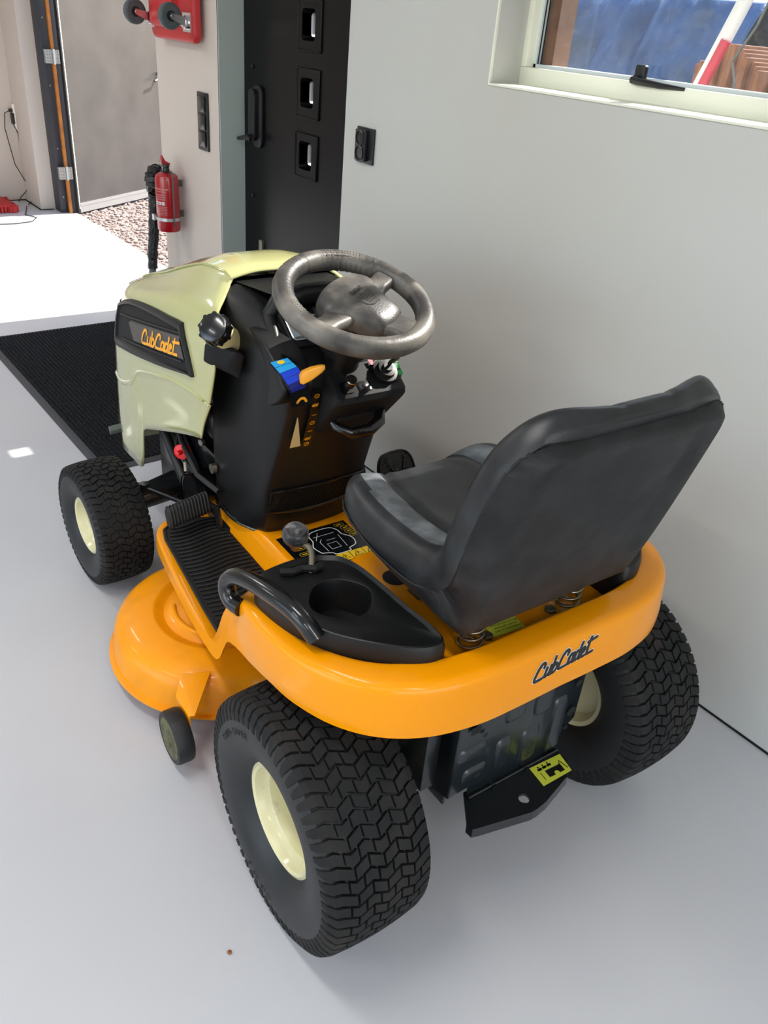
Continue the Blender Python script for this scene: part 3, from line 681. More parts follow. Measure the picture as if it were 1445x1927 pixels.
def body():
    b = MB(); rows = []
    nu = 54
    for p in ring:
        tx, ty, tz, bx, by, bz = p; row = []
        nx, ny = bx-tx, by-ty
        cx = 0; L_ = max(1e-6, math.hypot(bx, by-max(0, min(.95, by))))
        # inner lip, bottom, skirt up, shoulder
        row.append((bx*.988, lerp(by, max(.0, min(.95, by)), .02), bz+.002)); row.append((bx, by, bz))
        for k in range(1, 13):
            v = k/12; q_ = max(0, (v-.62)/.38); inn = .10*min(1, v/.62) + .90*(1-math.sqrt(max(0, 1-q_*q_))) ; bulge = .003*sin(pi*min(1, v*1.8)) - .0015*math.exp(-((v-.30)/.06)**2)
            dx, dy = (bx, by-max(-.0, min(.9, by))); dl = math.hypot(dx, dy) or 1
            row.append((lerp(bx, tx, inn)+bulge*dx/dl*(bz > .4), lerp(by, ty, inn)+bulge*dy/dl*(bz > .4), bz+(tz-bz)*(.80*min(1, v/.62) + .20*math.sin(q_*pi/2))))
        sx, sy = 0, max(0.0, min(.93, ty))
        D = math.hypot(tx-sx, ty-sy) or 1e-3
        for k in range(1, nu+1):
            u = (k/nu)**1.15; x, y = lerp(tx, sx, u), lerp(ty, sy, u); d = u*D
            w = sst(.004, .05, d); row.append((x, y, lerp(tz - .0*d, body_z(x, y), w)))
        rows.append(row)
    b.grid(rows, closev=True)
    return b
bb = body(); bvh_body = BVHTree.FromPolygons([Vector(v) for v in bb.v], bb.f)
body_o = bb.build('fender_body', 'yellow', RM, smooth=60, weld=True)
body_o['label'] = 'glossy yellow one-piece fender and running-board body'
def drop(x, y, z0=1.5):
    h = bvh_body.ray_cast(Vector((x, y, z0)), Vector((0, 0, -1)))
    return h[0].z if h[0] else .4
def on_body(x, y, d=.0012): return Vector((x, y, drop(x, y)+d))
# underside liner keeps the tunnel dark
b = MB(); b.box((-.15, .30, .30), (.15, .96, .372)); b.box((-.14, -.08, .28), (.14, .32, .50)); b.build('chassis_frame', 'frame', RM, bevel=.008)
# rear decal: project from behind
def skirt_fn(cx, cz, tilt, x_s=1):
    def fn(u, v, d):
        x = cx + u*cos(tilt) - v*sin(tilt)*0; z = cz + v + u*sin(tilt)
        h = bvh_body.ray_cast(Vector((x, -1, z)), Vector((0, 1, 0)))
        y = h[0].y if h[0] else -.2; n = h[1] if h[0] else Vector((0, -1, 0))
        if n.y > 0: n = -n
        return Vector((x, y, z)) + n*d
    return fn
b = MB(); script_mb(b, .031, .0092, skirt_fn(.0, .620, .08), .0008, .93); b.build('decal_outline', 'white', body_o)
b = MB(); script_mb(b, .031, .0068, skirt_fn(.0, .620, .08), .0016, .93); b.build('script_lettering', 'decalblk', body_o)
# control-pattern sticker on the tunnel
def sticker():
    z = .4012; b = MB(); x0, x1, y0, y1 = -.118, .085, .455, .655
    def onb(u, v, d=0): return Vector((u, v, drop(u, v)+.0008+d))
    n = 8; b.grid([[onb(lerp(x0, x1, i/n), lerp(y0, y1, j/n)) for i in range(n+1)] for j in range(n+1)]); st = b.build('warning_sticker', 'stickblk', RM); st['label'] = 'black pictogram sticker with yellow warning boxes'
    b = MB(); w = .0018
    body_pts = [(-.045,.545),(-.052,.575),(-.04,.60),(-.038,.625),(-.02,.64),(.03,.64),(.045,.62),(.046,.60),(.062,.575),(.055,.545),(.03,.535),(.028,.525),(-.012,.525),(-.02,.535),(-.045,.545)]
    ribbon(b, body_pts, .0026, onb, .0004, 3)
    for st_ in ([(-.025,.545),(-.025,.59),(-.015,.60)], [(.03,.545),(.035,.60)], [(-.03,.615),(.03,.615)], [(-.012,.55),(-.012,.575),(.015,.575),(.015,.55),(-.012,.55)], [(-.005,.59),(.02,.59)], [(-.03,.60),(-.01,.63)]):
        ribbon(b, st_, .0012, onb, .0004, 1)
    b.build('tractor_pictogram', 'white', st)
    b = MB()
    for cx, cy in ((-.085,.588),(-.085,.562),(.062,.640),(.071,.622),(.073,.604),(.076,.586)):
        g = [(u+cx, v+cy) for u, v in rrect(.026, .013, .004, 3)]; ribbon(b, g+[g[0]], .0010, onb, .0004, 1); ribbon(b, [(cx-.006, cy), (cx+.006, cy)], .003, onb, .0004, 1)
    b.build('control_symbols', 'warnyel', st)
    bx = MB()
    for i in range(5):
        a = -.095+i*.038
        for r_ in range(2):
            yy = .506 if r_ == 0 else .470
            bx.add([onb(a, yy-.016, .0004), onb(a+.036, yy-.016, .0004), onb(a+.036, yy+.016, .0004), onb(a, yy+.016, .0004)], [(0,1,2,3)])
    bx.build('warning_box', 'warnyel', st)
    b = MB()
    for i in range(5):
        a = -.077+i*.038
        for yy in (.506, .470):
            if (i+int(yy*1000)) % 2 or i == 0 or yy > .5: ribbon(b, [(a-.012, yy-.009), (a, yy+.011), (a+.012, yy-.009), (a-.012, yy-.009)], .0022, onb, .0008, 1); ribbon(b, [(a, yy-.004), (a+.001, yy+.004)], .003, onb, .0008, 1)
            else: ribbon(b, [(a-.012, yy-.006), (a+.01, yy+.004), (a-.004, yy+.01)], .005, onb, .0008, 1)
    b.build('warning_symbol', 'decalblk', st)
sticker()
# foot pads
def foot_pad(sgn):
    b = MB(); poly = [(-.155,.535),(-.155,.88),(-.172,.905),(-.172,.93),(-.205,.945),(-.285,.945),(-.312,.925),(-.325,.88),(-.342,.70),(-.356,.56),(-.362,.47),(-.345,.462),(-.26,.46),(-.155,.46)]
    f = lambda x, y, d: Vector((sgn*x, y, drop(sgn*x, y) + d if y < .40 else .3225+d))
    b.prism([(x, y) for x, y in poly], 0, .008, f)
    b.tube([f(x, y, .008) for x, y in poly[4:11]], .0045, 6)
    n = 27
    for i in range(n):
        y = .475+i*.0172; xo = -np.interp(y, [.46, .7, .88, .945], [.352, .333, .315, .285])-.0; xi = -.165
        m = 9; pts = []
        for k in range(m+1):
            x = lerp(xi, xo, k/m); pts.append(f(x, y+.006*sin(k/m*pi*2), .010))
        b.tube(pts, [.0032]*2+[.0042]*(m-3)+[.0028]*2, 6)
    o = b.build('foot_pad', 'padrub', RM, smooth=50); return o
foot_pad(1); foot_pad(-1)

# ---- mower deck
def deck():
    C = [(-.232, .735), (.232, .735)]; Rr = .290
    prof = [(Rr+.012, .055), (Rr+.012, .062), (Rr+.002, .064), (Rr, .075), (Rr-.006, .128), (Rr-.016, .150), (Rr-.034, .163), (Rr-.06, .170), (.185, .178), (.178, .178), (.170, .172), (.155, .168), (.148, .172), (.14, .178), (.09, .180), (.075, .188), (.06, .192), (.05, .188), (.045, .170), (.001, .170)]
    b = MB()
    for (cx, cy) in C: b.lathe([(z, r) for r, z in prof], (cx, cy, 0), (0, 0, 1), 72)
    b.box((-.232, .735-.285, .065), (.232, .735+.285, .172))
    # bell-shaped lip
    o = b.build('mower_deck', 'deckyel', RM, smooth=40); o['label'] = 'rounded yellow cutting deck with worn paint'
    for k, s in ((0, -1), (1, 1)):
        cx, cy = C[k]
        b = MB(); b.tube([(cx+.128*cos(a), cy+.128*sin(a), .176) for a in np.linspace(R(150), R(270), 20)], [.003]+[.008]*18+[.003], 10); b.build('embossed_arc', 'deckyel', o)
        b = MB(); b.lathe([(.17, .028), (.20, .028), (.205, .02)], (cx, cy, 0), (0, 0, 1), 24, capb=True); b.lathe([(.205, .012), (.225, .012)], (cx, cy, 0), (0, 0, 1), 6, capb=True); b.build('spindle', 'brassbolt', o)
        # bracket
        b = MB()
        sx = s
        q = [(-.365,.515,.176),(-.430,.545,.172),(-.462,.50,.155),(-.462,.425,.152),(-.448,.418,.155)]
        top = [(abs(x)*sx, y, z) for x, y, z in q]; n = len(top)
        b.add(top+[(x, y, z-.004) for x, y, z in top], [tuple(range(n)), tuple(range(2*n-1, n-1, -1))]+[(i, n+i, n+(i+1) % n, (i+1) % n) for i in range(n)])
        b.add([(.462*sx,.50,.155),(.462*sx,.42,.152),(.462*sx,.42,.055),(.462*sx,.46,.05),(.458*sx,.50,.155),(.458*sx,.42,.152),(.458*sx,.42,.055),(.458*sx,.46,.05)], [(0,1,2,3),(7,6,5,4),(0,4,5,1),(1,5,6,2),(2,6,7,3),(3,7,4,0)])
        b.build('wheel_bracket', 'deckyel', o, bevel=.0015)
        # anti-scalp wheel
        b = MB(); x = .486*sx; rw = .066
        b.lathe([(-.019, .012), (-.019, rw*.83), (-.021, rw*.9), (-.019, rw*.97), (-.012, rw), (.012, rw), (.019, rw*.97), (.021, rw*.9), (.016, rw*.85), (.012, rw*.5), (.016, .014), (.016, .004)], (x, .440, .088), (1, 0, 0), 40)
        w = b.build('gauge_wheel', 'textured', o); w['label'] = 'black plastic deck gauge wheel'
        b = MB(); f = -1 if sx < 0 else 1
        b.lathe([(f*.0185, rw*.80), (f*.0205, rw*.78), (f*.0205, .02), (f*.026, .016), (f*.026, .001)], (x, .440, .088), (1, 0, 0), 36); b.build('wheel_face', 'mossy', w)
    b = MB(); b.box((-.36, .452, .060), (-.24, .460, .10)); b.lathe([(0, .008), (.006, .008)], (-.335, .452, .08), (0, -1, 0), 6, capb=True); b.lathe([(0, .006), (.004, .006)], (-.30, .452, .08), (0, -1, 0), 10, capb=True); b.build('rear_lip_plate', 'deckyel', o)
MT['mossy'] = mat('worn_olive_plastic', '#4b4a33', .7, bump=(120, .4, .001), var=(40, '#6f6b4a', .45, .7))
deck()

# ---- chassis, axle, engine
def chassis():
    b = MB()
    for s in (-1, 1): b.box((s*.13-.004, -.10, .20), (s*.13+.004, 1.42, .30)); b.box((s*.13-.02, .9, .196), (s*.13+.02, 1.42, .202))
    b.add([(-.134,.95,.20),(-.134,1.42,.20),(-.134,1.42,.47),(-.134,1.28,.50),(-.134,1.12,.40),(-.134,1.0,.30),(-.128,.95,.20),(-.128,1.42,.20),(-.128,1.42,.47),(-.128,1.28,.50),(-.128,1.12,.40),(-.128,1.0,.30)],
          [(0,1,2,3,4,5),(11,10,9,8,7,6)]+[(i, 6+i, 6+(i+1) % 6, (i+1) % 6) for i in range(6)])
    o = b.build('frame_rail', 'frame', RM, bevel=.003)
    b = MB(); b.tube([(-.29, 1.263, .235), (-.15, 1.263, .26), (.15, 1.263, .26), (.29, 1.263, .235)], [.036, .045, .045, .036], 12)
    for s in (-1, 1):
        b.tube([(s*.275, 1.263, .12), (s*.275, 1.263, .285)], .024, 14); b.tube([(s*.275, 1.263, .17), (s*.36, 1.263, .185)], .014, 10)
        b.box((min(s*.14, s*.30), 1.20, .285), (max(s*.14, s*.30), 1.245, .293))
    b.build('front_axle', 'frame', RM, smooth=45)
    for s in (-1, 1):
        b = MB(); b.tube([(s*.26, 1.215, .30), (s*.16, 1.10, .27), (s*.10, .9, .24)], .008, 10); b.tube([(s*.262, 1.215, .285), (s*.262, 1.215, .315)], .014, 10); b.build('steering_link', 'frame', RM)
    b = MB(); b.tube([(-.175, 1.32, .50), (-.17, 1.15, .36), (-.165, 1.0, .27), (-.155, .90, .22)], [.012, .015, .017, .017], 12); b.build('lower_hose', 'cable', RM)
    # engine
    b = MB(); b.box((-.12, .88, .30), (.14, 1.36, .47)); b.box((-.10, .95, .46), (.12, 1.30, .62)); b.lathe([(0, .12), (.03, .13), (.08, .12)], (0, 1.12, .60), (0, 0, 1), 28, capb=True)
    e = b.build('engine', 'blackgl', RM, bevel=.012)
    b = MB()
    for k in range(10): b.lathe([(k*.009, .048 if k % 2 else .052), (k*.009+.0045, .048 if k % 2 else .052)], (-.215, .975, .40), (1, .1, 0), 28)
    b.lathe([(0, .044), (.09, .046)], (-.213, .975, .40), (1, .1, 0), 28, capa=True); b.build('oil_filter', 'blackgl', e)
    b = MB(); b.lathe([(.083, .057), (.088, .058), (.094, .057)], (-.215, .975, .40), (1, .1, 0), 28); b.build('filter_ring', 'steel', e)
    b = MB(); b.lathe([(0, .020), (.022, .022), (.024, .014)], (-.185, 1.075, .475), (-.75, -.65, .2), 20, capa=True, capb=True)
    b.lathe([(.022, .008), (.045, .007)], (-.185, 1.075, .475), (-.75, -.65, .2), 6, capb=True); rc = b.build('oil_filler_cap', 'red', e, bevel=.001); rc['label'] = 'red plastic cap on engine'
    b = MB(); b.tube([(-.195, 1.05, .45), (-.20, 1.035, .43)], .005, 8); b.build('brass_fitting', 'brass', e)
    b = MB(); b.tube([(-.15, 1.25, .56), (-.19, 1.08, .50), (-.20, .95, .46), (-.18, .86, .45)], .008, 8); b.tube([(-.10, 1.3, .52), (-.16, 1.2, .42), (-.15, 1.1, .38)], .007, 8); b.tube([(-.14, .92, .36), (-.17, .93, .30), (-.16, .98, .24)], .009, 8)
    b.build('engine_hose', 'cable', e)
    b = MB(); b.lathe([(0, .014), (.012, .014)], (-.17, .90, .50), (-1, 0, 0), 10, capb=True); b.lathe([(0, .012), (.01, .012)], (-.165, .93, .27), (-1, -.3, 0), 6, capb=True); b.lathe([(0, .01), (.01, .01)], (-.16, 1.0, .53), (-1, -.3, 0), 6, capb=True); b.build('bolt', 'steel', e)
    b = MB(); b.box((-.17, .84, .20), (-.125, 1.0, .34)); b.lathe([(0, .05), (.03, .05)], (-.10, .93, .26), (-1, 0, 0), 20, capb=True); b.build('transmission_bracket', 'frame', RM, bevel=.004)
    b = MB(); b.tube([(-.10, 1.585, .325), (-.17, 1.60, .320), (-.236, 1.605, .312)], .014, 14); b.build('exhaust_pipe', 'greypipe', RM)
chassis()

# ---- hood
def hood():
    # rows: distance along length; columns from centre line down the side
    # station: y offsets per column allow slanted edges
    St = [ # centre .. ridge (twice = crease) .. shoulder .. side .. side low
     [(0,.862,1.024),(-.07,.860,1.024),(-.133,.855,1.014),(-.136,.852,1.010),(-.165,.822,.985),(-.205,.785,.955),(-.222,.765,.90),(-.226,.760,.835),(-.222,.800,.74),(-.222,.842,.665),(-.222,.864,.614)],
     [(0,.90,1.036),(-.07,.898,1.036),(-.137,.893,1.024),(-.140,.890,1.019),(-.172,.862,.992),(-.212,.83,.955),(-.228,.815,.90),(-.232,.81,.84),(-.232,.845,.75),(-.228,.885,.67),(-.226,.895,.606)],
     [(0,1.00,1.032),(-.07,1.0,1.030),(-.142,1.0,1.012),(-.145,1.0,1.006),(-.182,.99,.968),(-.222,.985,.935),(-.235,.985,.88),(-.237,.985,.82),(-.236,.99,.735),(-.232,1.0,.65),(-.230,1.0,.570)],
     [(0,1.12,.998),(-.075,1.12,.994),(-.148,1.12,.972),(-.151,1.12,.967),(-.19,1.12,.930),(-.226,1.12,.905),(-.238,1.12,.85),(-.240,1.12,.79),(-.238,1.12,.70),(-.234,1.12,.61),(-.232,1.12,.524)],
     [(0,1.22,.960),(-.08,1.22,.955),(-.151,1.22,.935),(-.154,1.22,.930),(-.195,1.22,.902),(-.227,1.22,.882),(-.239,1.22,.83),(-.241,1.22,.76),(-.238,1.22,.67),(-.234,1.22,.57),(-.232,1.225,.482)],
     [(0,1.26,.945),(-.08,1.26,.94),(-.151,1.26,.922),(-.154,1.26,.917),(-.195,1.26,.893),(-.227,1.26,.873),(-.239,1.26,.82),(-.241,1.262,.75),(-.238,1.265,.65),(-.235,1.268,.54),(-.233,1.270,.462)],
     [(0,1.30,.932),(-.08,1.30,.927),(-.151,1.30,.910),(-.154,1.30,.905),(-.195,1.30,.885),(-.226,1.30,.863),(-.238,1.30,.81),(-.240,1.30,.74),(-.238,1.30,.62),(-.235,1.298,.48),(-.233,1.290,.435)],
     [(0,1.34,.918),(-.08,1.34,.913),(-.150,1.34,.898),(-.153,1.34,.893),(-.195,1.34,.878),(-.224,1.34,.855),(-.236,1.34,.80),(-.238,1.34,.72),(-.237,1.34,.59),(-.235,1.33,.43),(-.233,1.318,.315)],
     [(0,1.40,.892),(-.08,1.40,.888),(-.150,1.40,.875),(-.153,1.40,.871),(-.192,1.395,.86),(-.218,1.385,.838),(-.232,1.40,.78),(-.235,1.42,.70),(-.234,1.43,.56),(-.233,1.42,.42),(-.231,1.40,.300)],
     [(0,1.46,.862),(-.08,1.455,.858),(-.145,1.445,.85),(-.148,1.444,.848),(-.185,1.425,.842),(-.205,1.405,.832),(-.222,1.44,.77),(-.226,1.48,.68),(-.226,1.50,.56),(-.225,1.51,.42),(-.225,1.50,.288)],
     [(0,1.50,.842),(-.08,1.49,.842),(-.14,1.475,.84),(-.143,1.474,.838),(-.175,1.455,.838),(-.19,1.425,.83),(-.204,1.465,.76),(-.208,1.51,.67),(-.210,1.54,.55),(-.212,1.55,.42),(-.216,1.545,.285)],
    ]
    full = []
    for i, r in enumerate(St):            # pressed crease along the side
        r = [list(p) for p in r]; k = sst(0, 2, i)*(1-sst(7, 9, i)); r[8][0] -= .0015*k; r[9][0] += .0055*k; r[10][0] += .004*k
        r.insert(9, [r[8][0]+.0004*k, r[8][1]+.001, r[8][2]-.012]); full.append([tuple(p) for p in r])
    # resample smoothly in both directions
    def smoothrow(r, n): return [tuple(p) for p in cr(r, n)]
    rows = [smoothrow(r, 4) for r in full]
    cols = list(zip(*rows)); cols = [smoothrow(list(c), 4) for c in cols]; rows = list(zip(*cols))
    b = MB(); L_ = [list(reversed(r)) for r in rows]; allr = [l + [(-x, y, z) for x, y, z in r[1:]] for l, r in zip(L_, rows)]
    b.grid(allr)
    bv = BVHTree.FromPolygons([Vector(v) for v in b.v], b.f)
    # front nose closing surface
    nose = allr[-1]; cxn = [(x*.5, 1.56, z) for x, y, z in nose]
    b.grid([nose, [(x*.96, y+.02, z) for x, y, z in nose], [(x*.8, min(1.575, y+.05), z*.995) for x, y, z in nose], [(x*.02, 1.585, z*.98) for x, y, z in nose]])
    o = b.build('hood', 'cream', RM, smooth=50, weld=True); o['label'] = 'glossy cream engine hood'
    md = o.modifiers.new('thick', 'SOLIDIFY'); md.thickness = .0045; md.offset = -1
    # side vents with lettering
    for s in (-1, 1):
        def on_hood(y, z, d=0, s=s):
            h = bv.ray_cast(Vector((s*1.0, y, z)), Vector((-s, 0, 0)))
            x = h[0].x if h[0] else s*.235
            return Vector((x+s*d, y, z))
        outer = [(1.40,.805),(1.28,.852),(1.12,.880),(1.00,.893),(.925,.900),(.912,.890),(.862,.795),(.868,.782),(.885,.780),(1.05,.742),(1.22,.708),(1.40,.675),(1.435,.672),(1.44,.69)]
        oc = (1.15, .795)
        ring_ = lambda sc, d: [on_hood(oc[0]+(y-oc[0])*sc[0], oc[1]+(z-oc[1])*sc[1], d) for y, z in [tuple(p) for p in cr(outer+[outer[0]], 3)[:-1]]]
        def shr(off, d):    # inset polygon by scaling
            return ring_((1-off/.28, 1-off/.085), d)
        b = MB(); b.grid([shr(0, .0), shr(0, .006), shr(.006, .009), shr(.016, .008), shr(.020, .003), shr(.022, .0006)], closeu=True)
        v = b.build('side_vent', 'black', o, smooth=40)
        b = MB(); b.grid([ring_(((1-.020/.28)*q, (1-.020/.085)*q), .0012) for q in (1, .85, .7, .55, .4, .25, .1, .01)], closeu=True); b.build('vent_recess', 'darkhole', v)
        b = MB()
        zl = lambda y, t: lerp(np.interp(y, [.86, 1.42], [.800, .690]), np.interp(y, [.92, 1.40], [.885, .790]), t)
        pan = [(y, zl(y, t)) for y, t in ((.905,.30),(.915,.72),(1.27,.72),(1.245,.30))]
        q = []
        ys = np.linspace(.905, 1.255, 12)
        b.grid([[on_hood(lerp(.900, 1.245, k/11), zl(lerp(.900, 1.245, k/11), .24), .0075) for k in range(12)], [on_hood(lerp(.925, 1.275, k/11), zl(lerp(.925, 1.275, k/11), .74), .0075) for k in range(12)]])
        b.grid([[on_hood(1.245, zl(1.245, .24), .0075), on_hood(1.275, zl(1.275, .74), .0075)], [on_hood(1.265, zl(1.265, .24), .001), on_hood(1.295, zl(1.295, .74), .001)]])
        b.grid([[on_hood(lerp(.900, 1.245, k/11), zl(lerp(.900, 1.245, k/11), .24), .0075) for k in range(12)], [on_hood(lerp(.900, 1.245, k/11), zl(lerp(.900, 1.245, k/11), .20), .001) for k in range(12)]])
        b.grid([[on_hood(lerp(.925, 1.275, k/11), zl(lerp(.925, 1.275, k/11), .74), .0075) for k in range(12)], [on_hood(lerp(.925, 1.275, k/11), zl(lerp(.925, 1.275, k/11), .79), .001) for k in range(12)]])
        b.build('name_panel', 'greydecal', v)
        for t in (.14, .88):
            b = MB(); b.tube([on_hood(y, zl(y, t), .004) for y in np.linspace(.92, 1.37, 12)], .0022, 6); b.build('louvre', 'black', v)
        dirv = Vector((0, -.155, .0))
        def lf(u, vv, d, s=s):
            y = 1.050 - u*(1 if s < 0 else -1); z = zl(y, .49)+vv*.96
            return on_hood(y, z, .0075+d)
        b = MB(); script_mb(b, .040, .0078, lf, .0012, 1.18); b.build('orange_lettering', 'decalor', v)
    # front grille strip
    b = MB(); 
    for s in (-1, 1): b.grid([[(s*.192, 1.445, .79), (s*.208, 1.548, .36)], [(s*.206, 1.47, .79), (s*.219, 1.556, .36)], [(s*.19, 1.49, .79), (s*.20, 1.575, .36)]])
    b.build('grille_edge', 'blackgl', o)
    b = MB()
    for s in (-1, 1): b.lathe([(0, .03), (.02, .032), (.028, .02)], (s*.13, 1.57, .62), (0, 1, .1), 20, capb=True)
    b.build('headlight', 'alu', o)
hood()

# ---- fuel neck and cap
b = MB(); ax = Vector((-.66, -.50, .56)).normalized(); o0 = Vector((-.222, .728, .936))
b.lathe([(-.06, .027), (-.01, .029), (.012, .029)], o0, ax, 28, capa=True); nk = b.build('fuel_tank_neck', 'neck', RM); nk['label'] = 'pale cream fuel filler neck'
b = MB(); b.lathe([(.012, .031), (.016, .0335), (.038, .0335), (.043, .031), (.044, .027), (.0455, .024), (.046, .0005)], o0, ax, 32)
u_ = ax.orthogonal().normalized(); w_ = ax.cross(u_)
for k in range(9):
    a = 2*pi*k/9; c = o0 + (u_*cos(a)+w_*sin(a))*.0315; b.tube([c+ax*.015, c+ax*.040], .0052, 8)
cp = b.build('fuel_cap', 'blackgl', nk, smooth=40)
b = MB(); f = lambda u, v, d: o0 + ax*(.0488+d) + w_*u*1.0 + u_*v
b.build('cap_disc', 'black', cp) if False else None
b = MB(); b.add([(-.215,.75,.905),(-.236,.79,.895),(-.242,.79,.85),(-.218,.715,.865),(-.205,.69,.905),(-.19,.75,.90),(-.20,.79,.89),(-.20,.785,.83),(-.19,.70,.83),(-.18,.69,.89)], [(0,1,2,3,4),(9,8,7,6,5),(0,5,6,1),(1,6,7,2),(2,7,8,3),(3,8,9,4),(4,9,5,0)])
b.build('neck_shroud', 'matblk', RM, bevel=.006)

# ---- steering tower
def tower():
    # z : rear y, rear half width, mid half width, front y
    tab = [(.392,.700,.118,.160,.93),(.402,.690,.128,.166,.935),(.415,.688,.132,.165,.935),(.45,.676,.138,.163,.94),(.54,.655,.142,.162,.95),(.62,.628,.140,.162,.95),(.70,.600,.138,.164,.94),(.78,.572,.138,.168,.93),(.84,.560,.142,.172,.92),(.885,.568,.145,.174,.91),(.92,.600,.145,.173,.90),(.95,.645,.142,.170,.89),(.975,.695,.138,.165,.885),(.995,.745,.13,.156,.88),(1.004,.79,.11,.14,.875)]
    b = MB(); rows = []
    zs = [t[0] for t in tab]; zz = np.concatenate([np.linspace(.392, .42, 5)[:-1], np.linspace(.42, 1.004, 40)])
    for z in zz:
        ry, rw, mw, fy = interp(tab, z); row = []
        L_ = []
        # half outline: rear centre -> rear corner -> side -> front
        bow = .012
        pts = [(0, ry-bow), (-rw*.5, ry-bow*.75), (-rw*.88, ry), (-rw*1.02, ry+.012), (-lerp(rw, mw, .5)-.004, ry+.05), (-mw, ry+.10), (-mw-.002, (ry+.1+fy)/2), (-mw, fy-.03), (-mw+.03, fy), (0, fy)]
        c = cr(pts, 4); row = [(p[0], p[1], z) for p in c] + [(-p[0], p[1], z) for p in c[::-1][1:-1]]
        rows.append(row)
    b.grid(rows, closeu=True, cap1=True); o = b.build('steering_tower', 'black', RM, smooth=50); o['label'] = 'tall black moulded steering tower'
    # base flange ring
    b = MB(); r0 = rows[0]; cy = .8
    for dz, sc in ((.394, 1.035), (.404, 1.02)):
        b.tube([(x*sc, cy+(y-cy)*sc, dz) for x, y, z in r0], .005, 8, closed=True)
    b.build('base_moulding', 'blackgl', o)
    # mesh panel low on the rear face
    def rear_y(x, z):
        ry, rw, mw, fy = interp(tab, z); t = abs(x)/rw; return ry-.012*(1-t**2)
    F = lambda u, v, d=0: Vector((u, rear_y(u, v)-d, v))
    b = MB(); n = 16; fr = []
    xs = np.linspace(-.132, .132, n)
    topc = lambda x: .545+.03*(x/.132)*0; botc = lambda x: .468+.012*(x/.132)**2
    path = [F(x, topc(x), .003) for x in xs]+[F(x, botc(x), .003) for x in xs[::-1]]
    b.tube(path, .004, 8, closed=True); b.build('grille_frame', 'blackgl', o)
    b = MB(); b.grid([[F(x, topc(x), .001) for x in xs], [F(x, botc(x), .001) for x in xs]]); g = b.build('grille_back', 'darkhole', o)
    b = MB(); nx, nz = 30, 7
    for i in range(nx):
        for dgn in (-1, 1):
            x0 = -.13+.26*i/(nx-1); x1 = x0+dgn*.038
            if -.131 < x1 < .131: b.tube([F(x0, .470, .003), F(x1, .543, .003)], .0011, 4, caps=False)
    b.build('mesh_wires', 'black', g)
    # left throttle pod
    b = MB(); pr = []
    pod = [(.815,.575,.012),(.83,.556,.030),(.85,.540,.042),(.87,.535,.046),(.89,.545,.045),(.915,.570,.038),(.94,.61,.03),(.955,.65,.02)]
    rows2 = []
    for z, y, h in cr(pod, 4):
        sec = rrect(.078, h*1.6+.02, .012, 4)
        rows2.append([(-.137+u, y+.012+v*.8+h*.3, z) for u, v in sec])
    b.grid(rows2, closeu=True, cap0=True, cap1=True); b.build('throttle_pod', 'black', o, smooth=50)
    # blue speed label, curved fan of cells
    Lp = cr([(-.201,.535,.934),(-.184,.515,.909),(-.172,.500,.882),(-.170,.496,.868)], 8); Rp = cr([(-.161,.535,.938),(-.144,.515,.918),(-.137,.500,.890),(-.136,.496,.874)], 8)
    N_ = 6; nL = len(Lp)-1
    def lpt(t, q, d=0):
        k = t*nL; i0 = min(int(k), nL-1); a = lerp(Lp[i0], Lp[i0+1], k-i0); c = lerp(Rp[i0], Rp[i0+1], k-i0)
        return Vector(lerp(a, c, q)) + Vector((-.1, -.75, .6)).normalized()*d
    for i in range(N_):
        bb = MB(); t0, t1 = i/N_*.82+.004, (i+1)/N_*.82-.004
        bb.grid([[lpt(lerp(t0, t1, k/3), q, .001) for q in (0, .5, 1)] for k in range(4)]); bb.build('speed_label', ['cyan','cyan','blue','blue','navy','navy'][i], o)
    bb = MB(); bb.grid([[lpt(lerp(-0, 1, k/14), q) for q in (-.10, .5, 1.25)] for k in range(15)]); bb.grid([[lpt(k/14, 1.25), lpt(k/14, 1.25)+Vector((0, .05, -.01))] for k in range(15)]); pass
    bb.grid([[lpt(1, q) for q in (-.1, .5, 1.25)], [Vector((x, .492, .845)) for x in (-.172, -.15, -.12)], [Vector((x, .530, .826)) for x in (-.168, -.15, -.115)]])
    bb.grid([[lpt(1, 1.25), lpt(1, 1.25)+Vector((0,.05,0))], [Vector((-.12, .492, .845)), Vector((-.12, .55, .845))]])
    bb.build('throttle_bezel', 'blackgl', o, smooth=40)
    FB = lambda u, v, d: Vector((-.147+u, .4945-d+.05*v, .858+v))
    b = MB(); ribbon(b, [(-.011, -.004), (-.004, .003), (.005, .003), (.010, -.004)], .006, FB, .0025, 2); b.build('tortoise_symbol', 'decalor', o)
    b = MB(); b.add([lpt(.06+.045*sin(a), .5+.22*cos(a), .0022) for a in np.linspace(0, 2*pi, 9)[:-1]], [tuple(range(8))]); b.build('hare_symbol', 'warnyel', o)
    # throttle lever
    b = MB(); rows3 = []
    for t, w, h in ((0, .010, .009), (.12, .014, .014), (.45, .0135, .0135), (.85, .009, .009), (1, .005, .005)):
        c = Vector((-.150, .500, .903)).lerp(Vector((-.108, .470, .934)), t)
        rows3.append([c + Vector((u*.3, u*.7+v*.2, v)) for u, v in rrect(2*w, 1.7*h, .004, 3)])
    b.grid(rows3, closeu=True, cap0=True, cap1=True); lv = b.build('throttle_lever', 'orange', o, smooth=50); lv['label'] = 'orange throttle lever'
    # slot strip with orange symbols and cream slit
    SF = lambda u, v, d: Vector((-.080+u, np.interp(v, [.68,.70,.78,.84,.88], [.6055,.600,.572,.560,.566])-.0175-d, v))
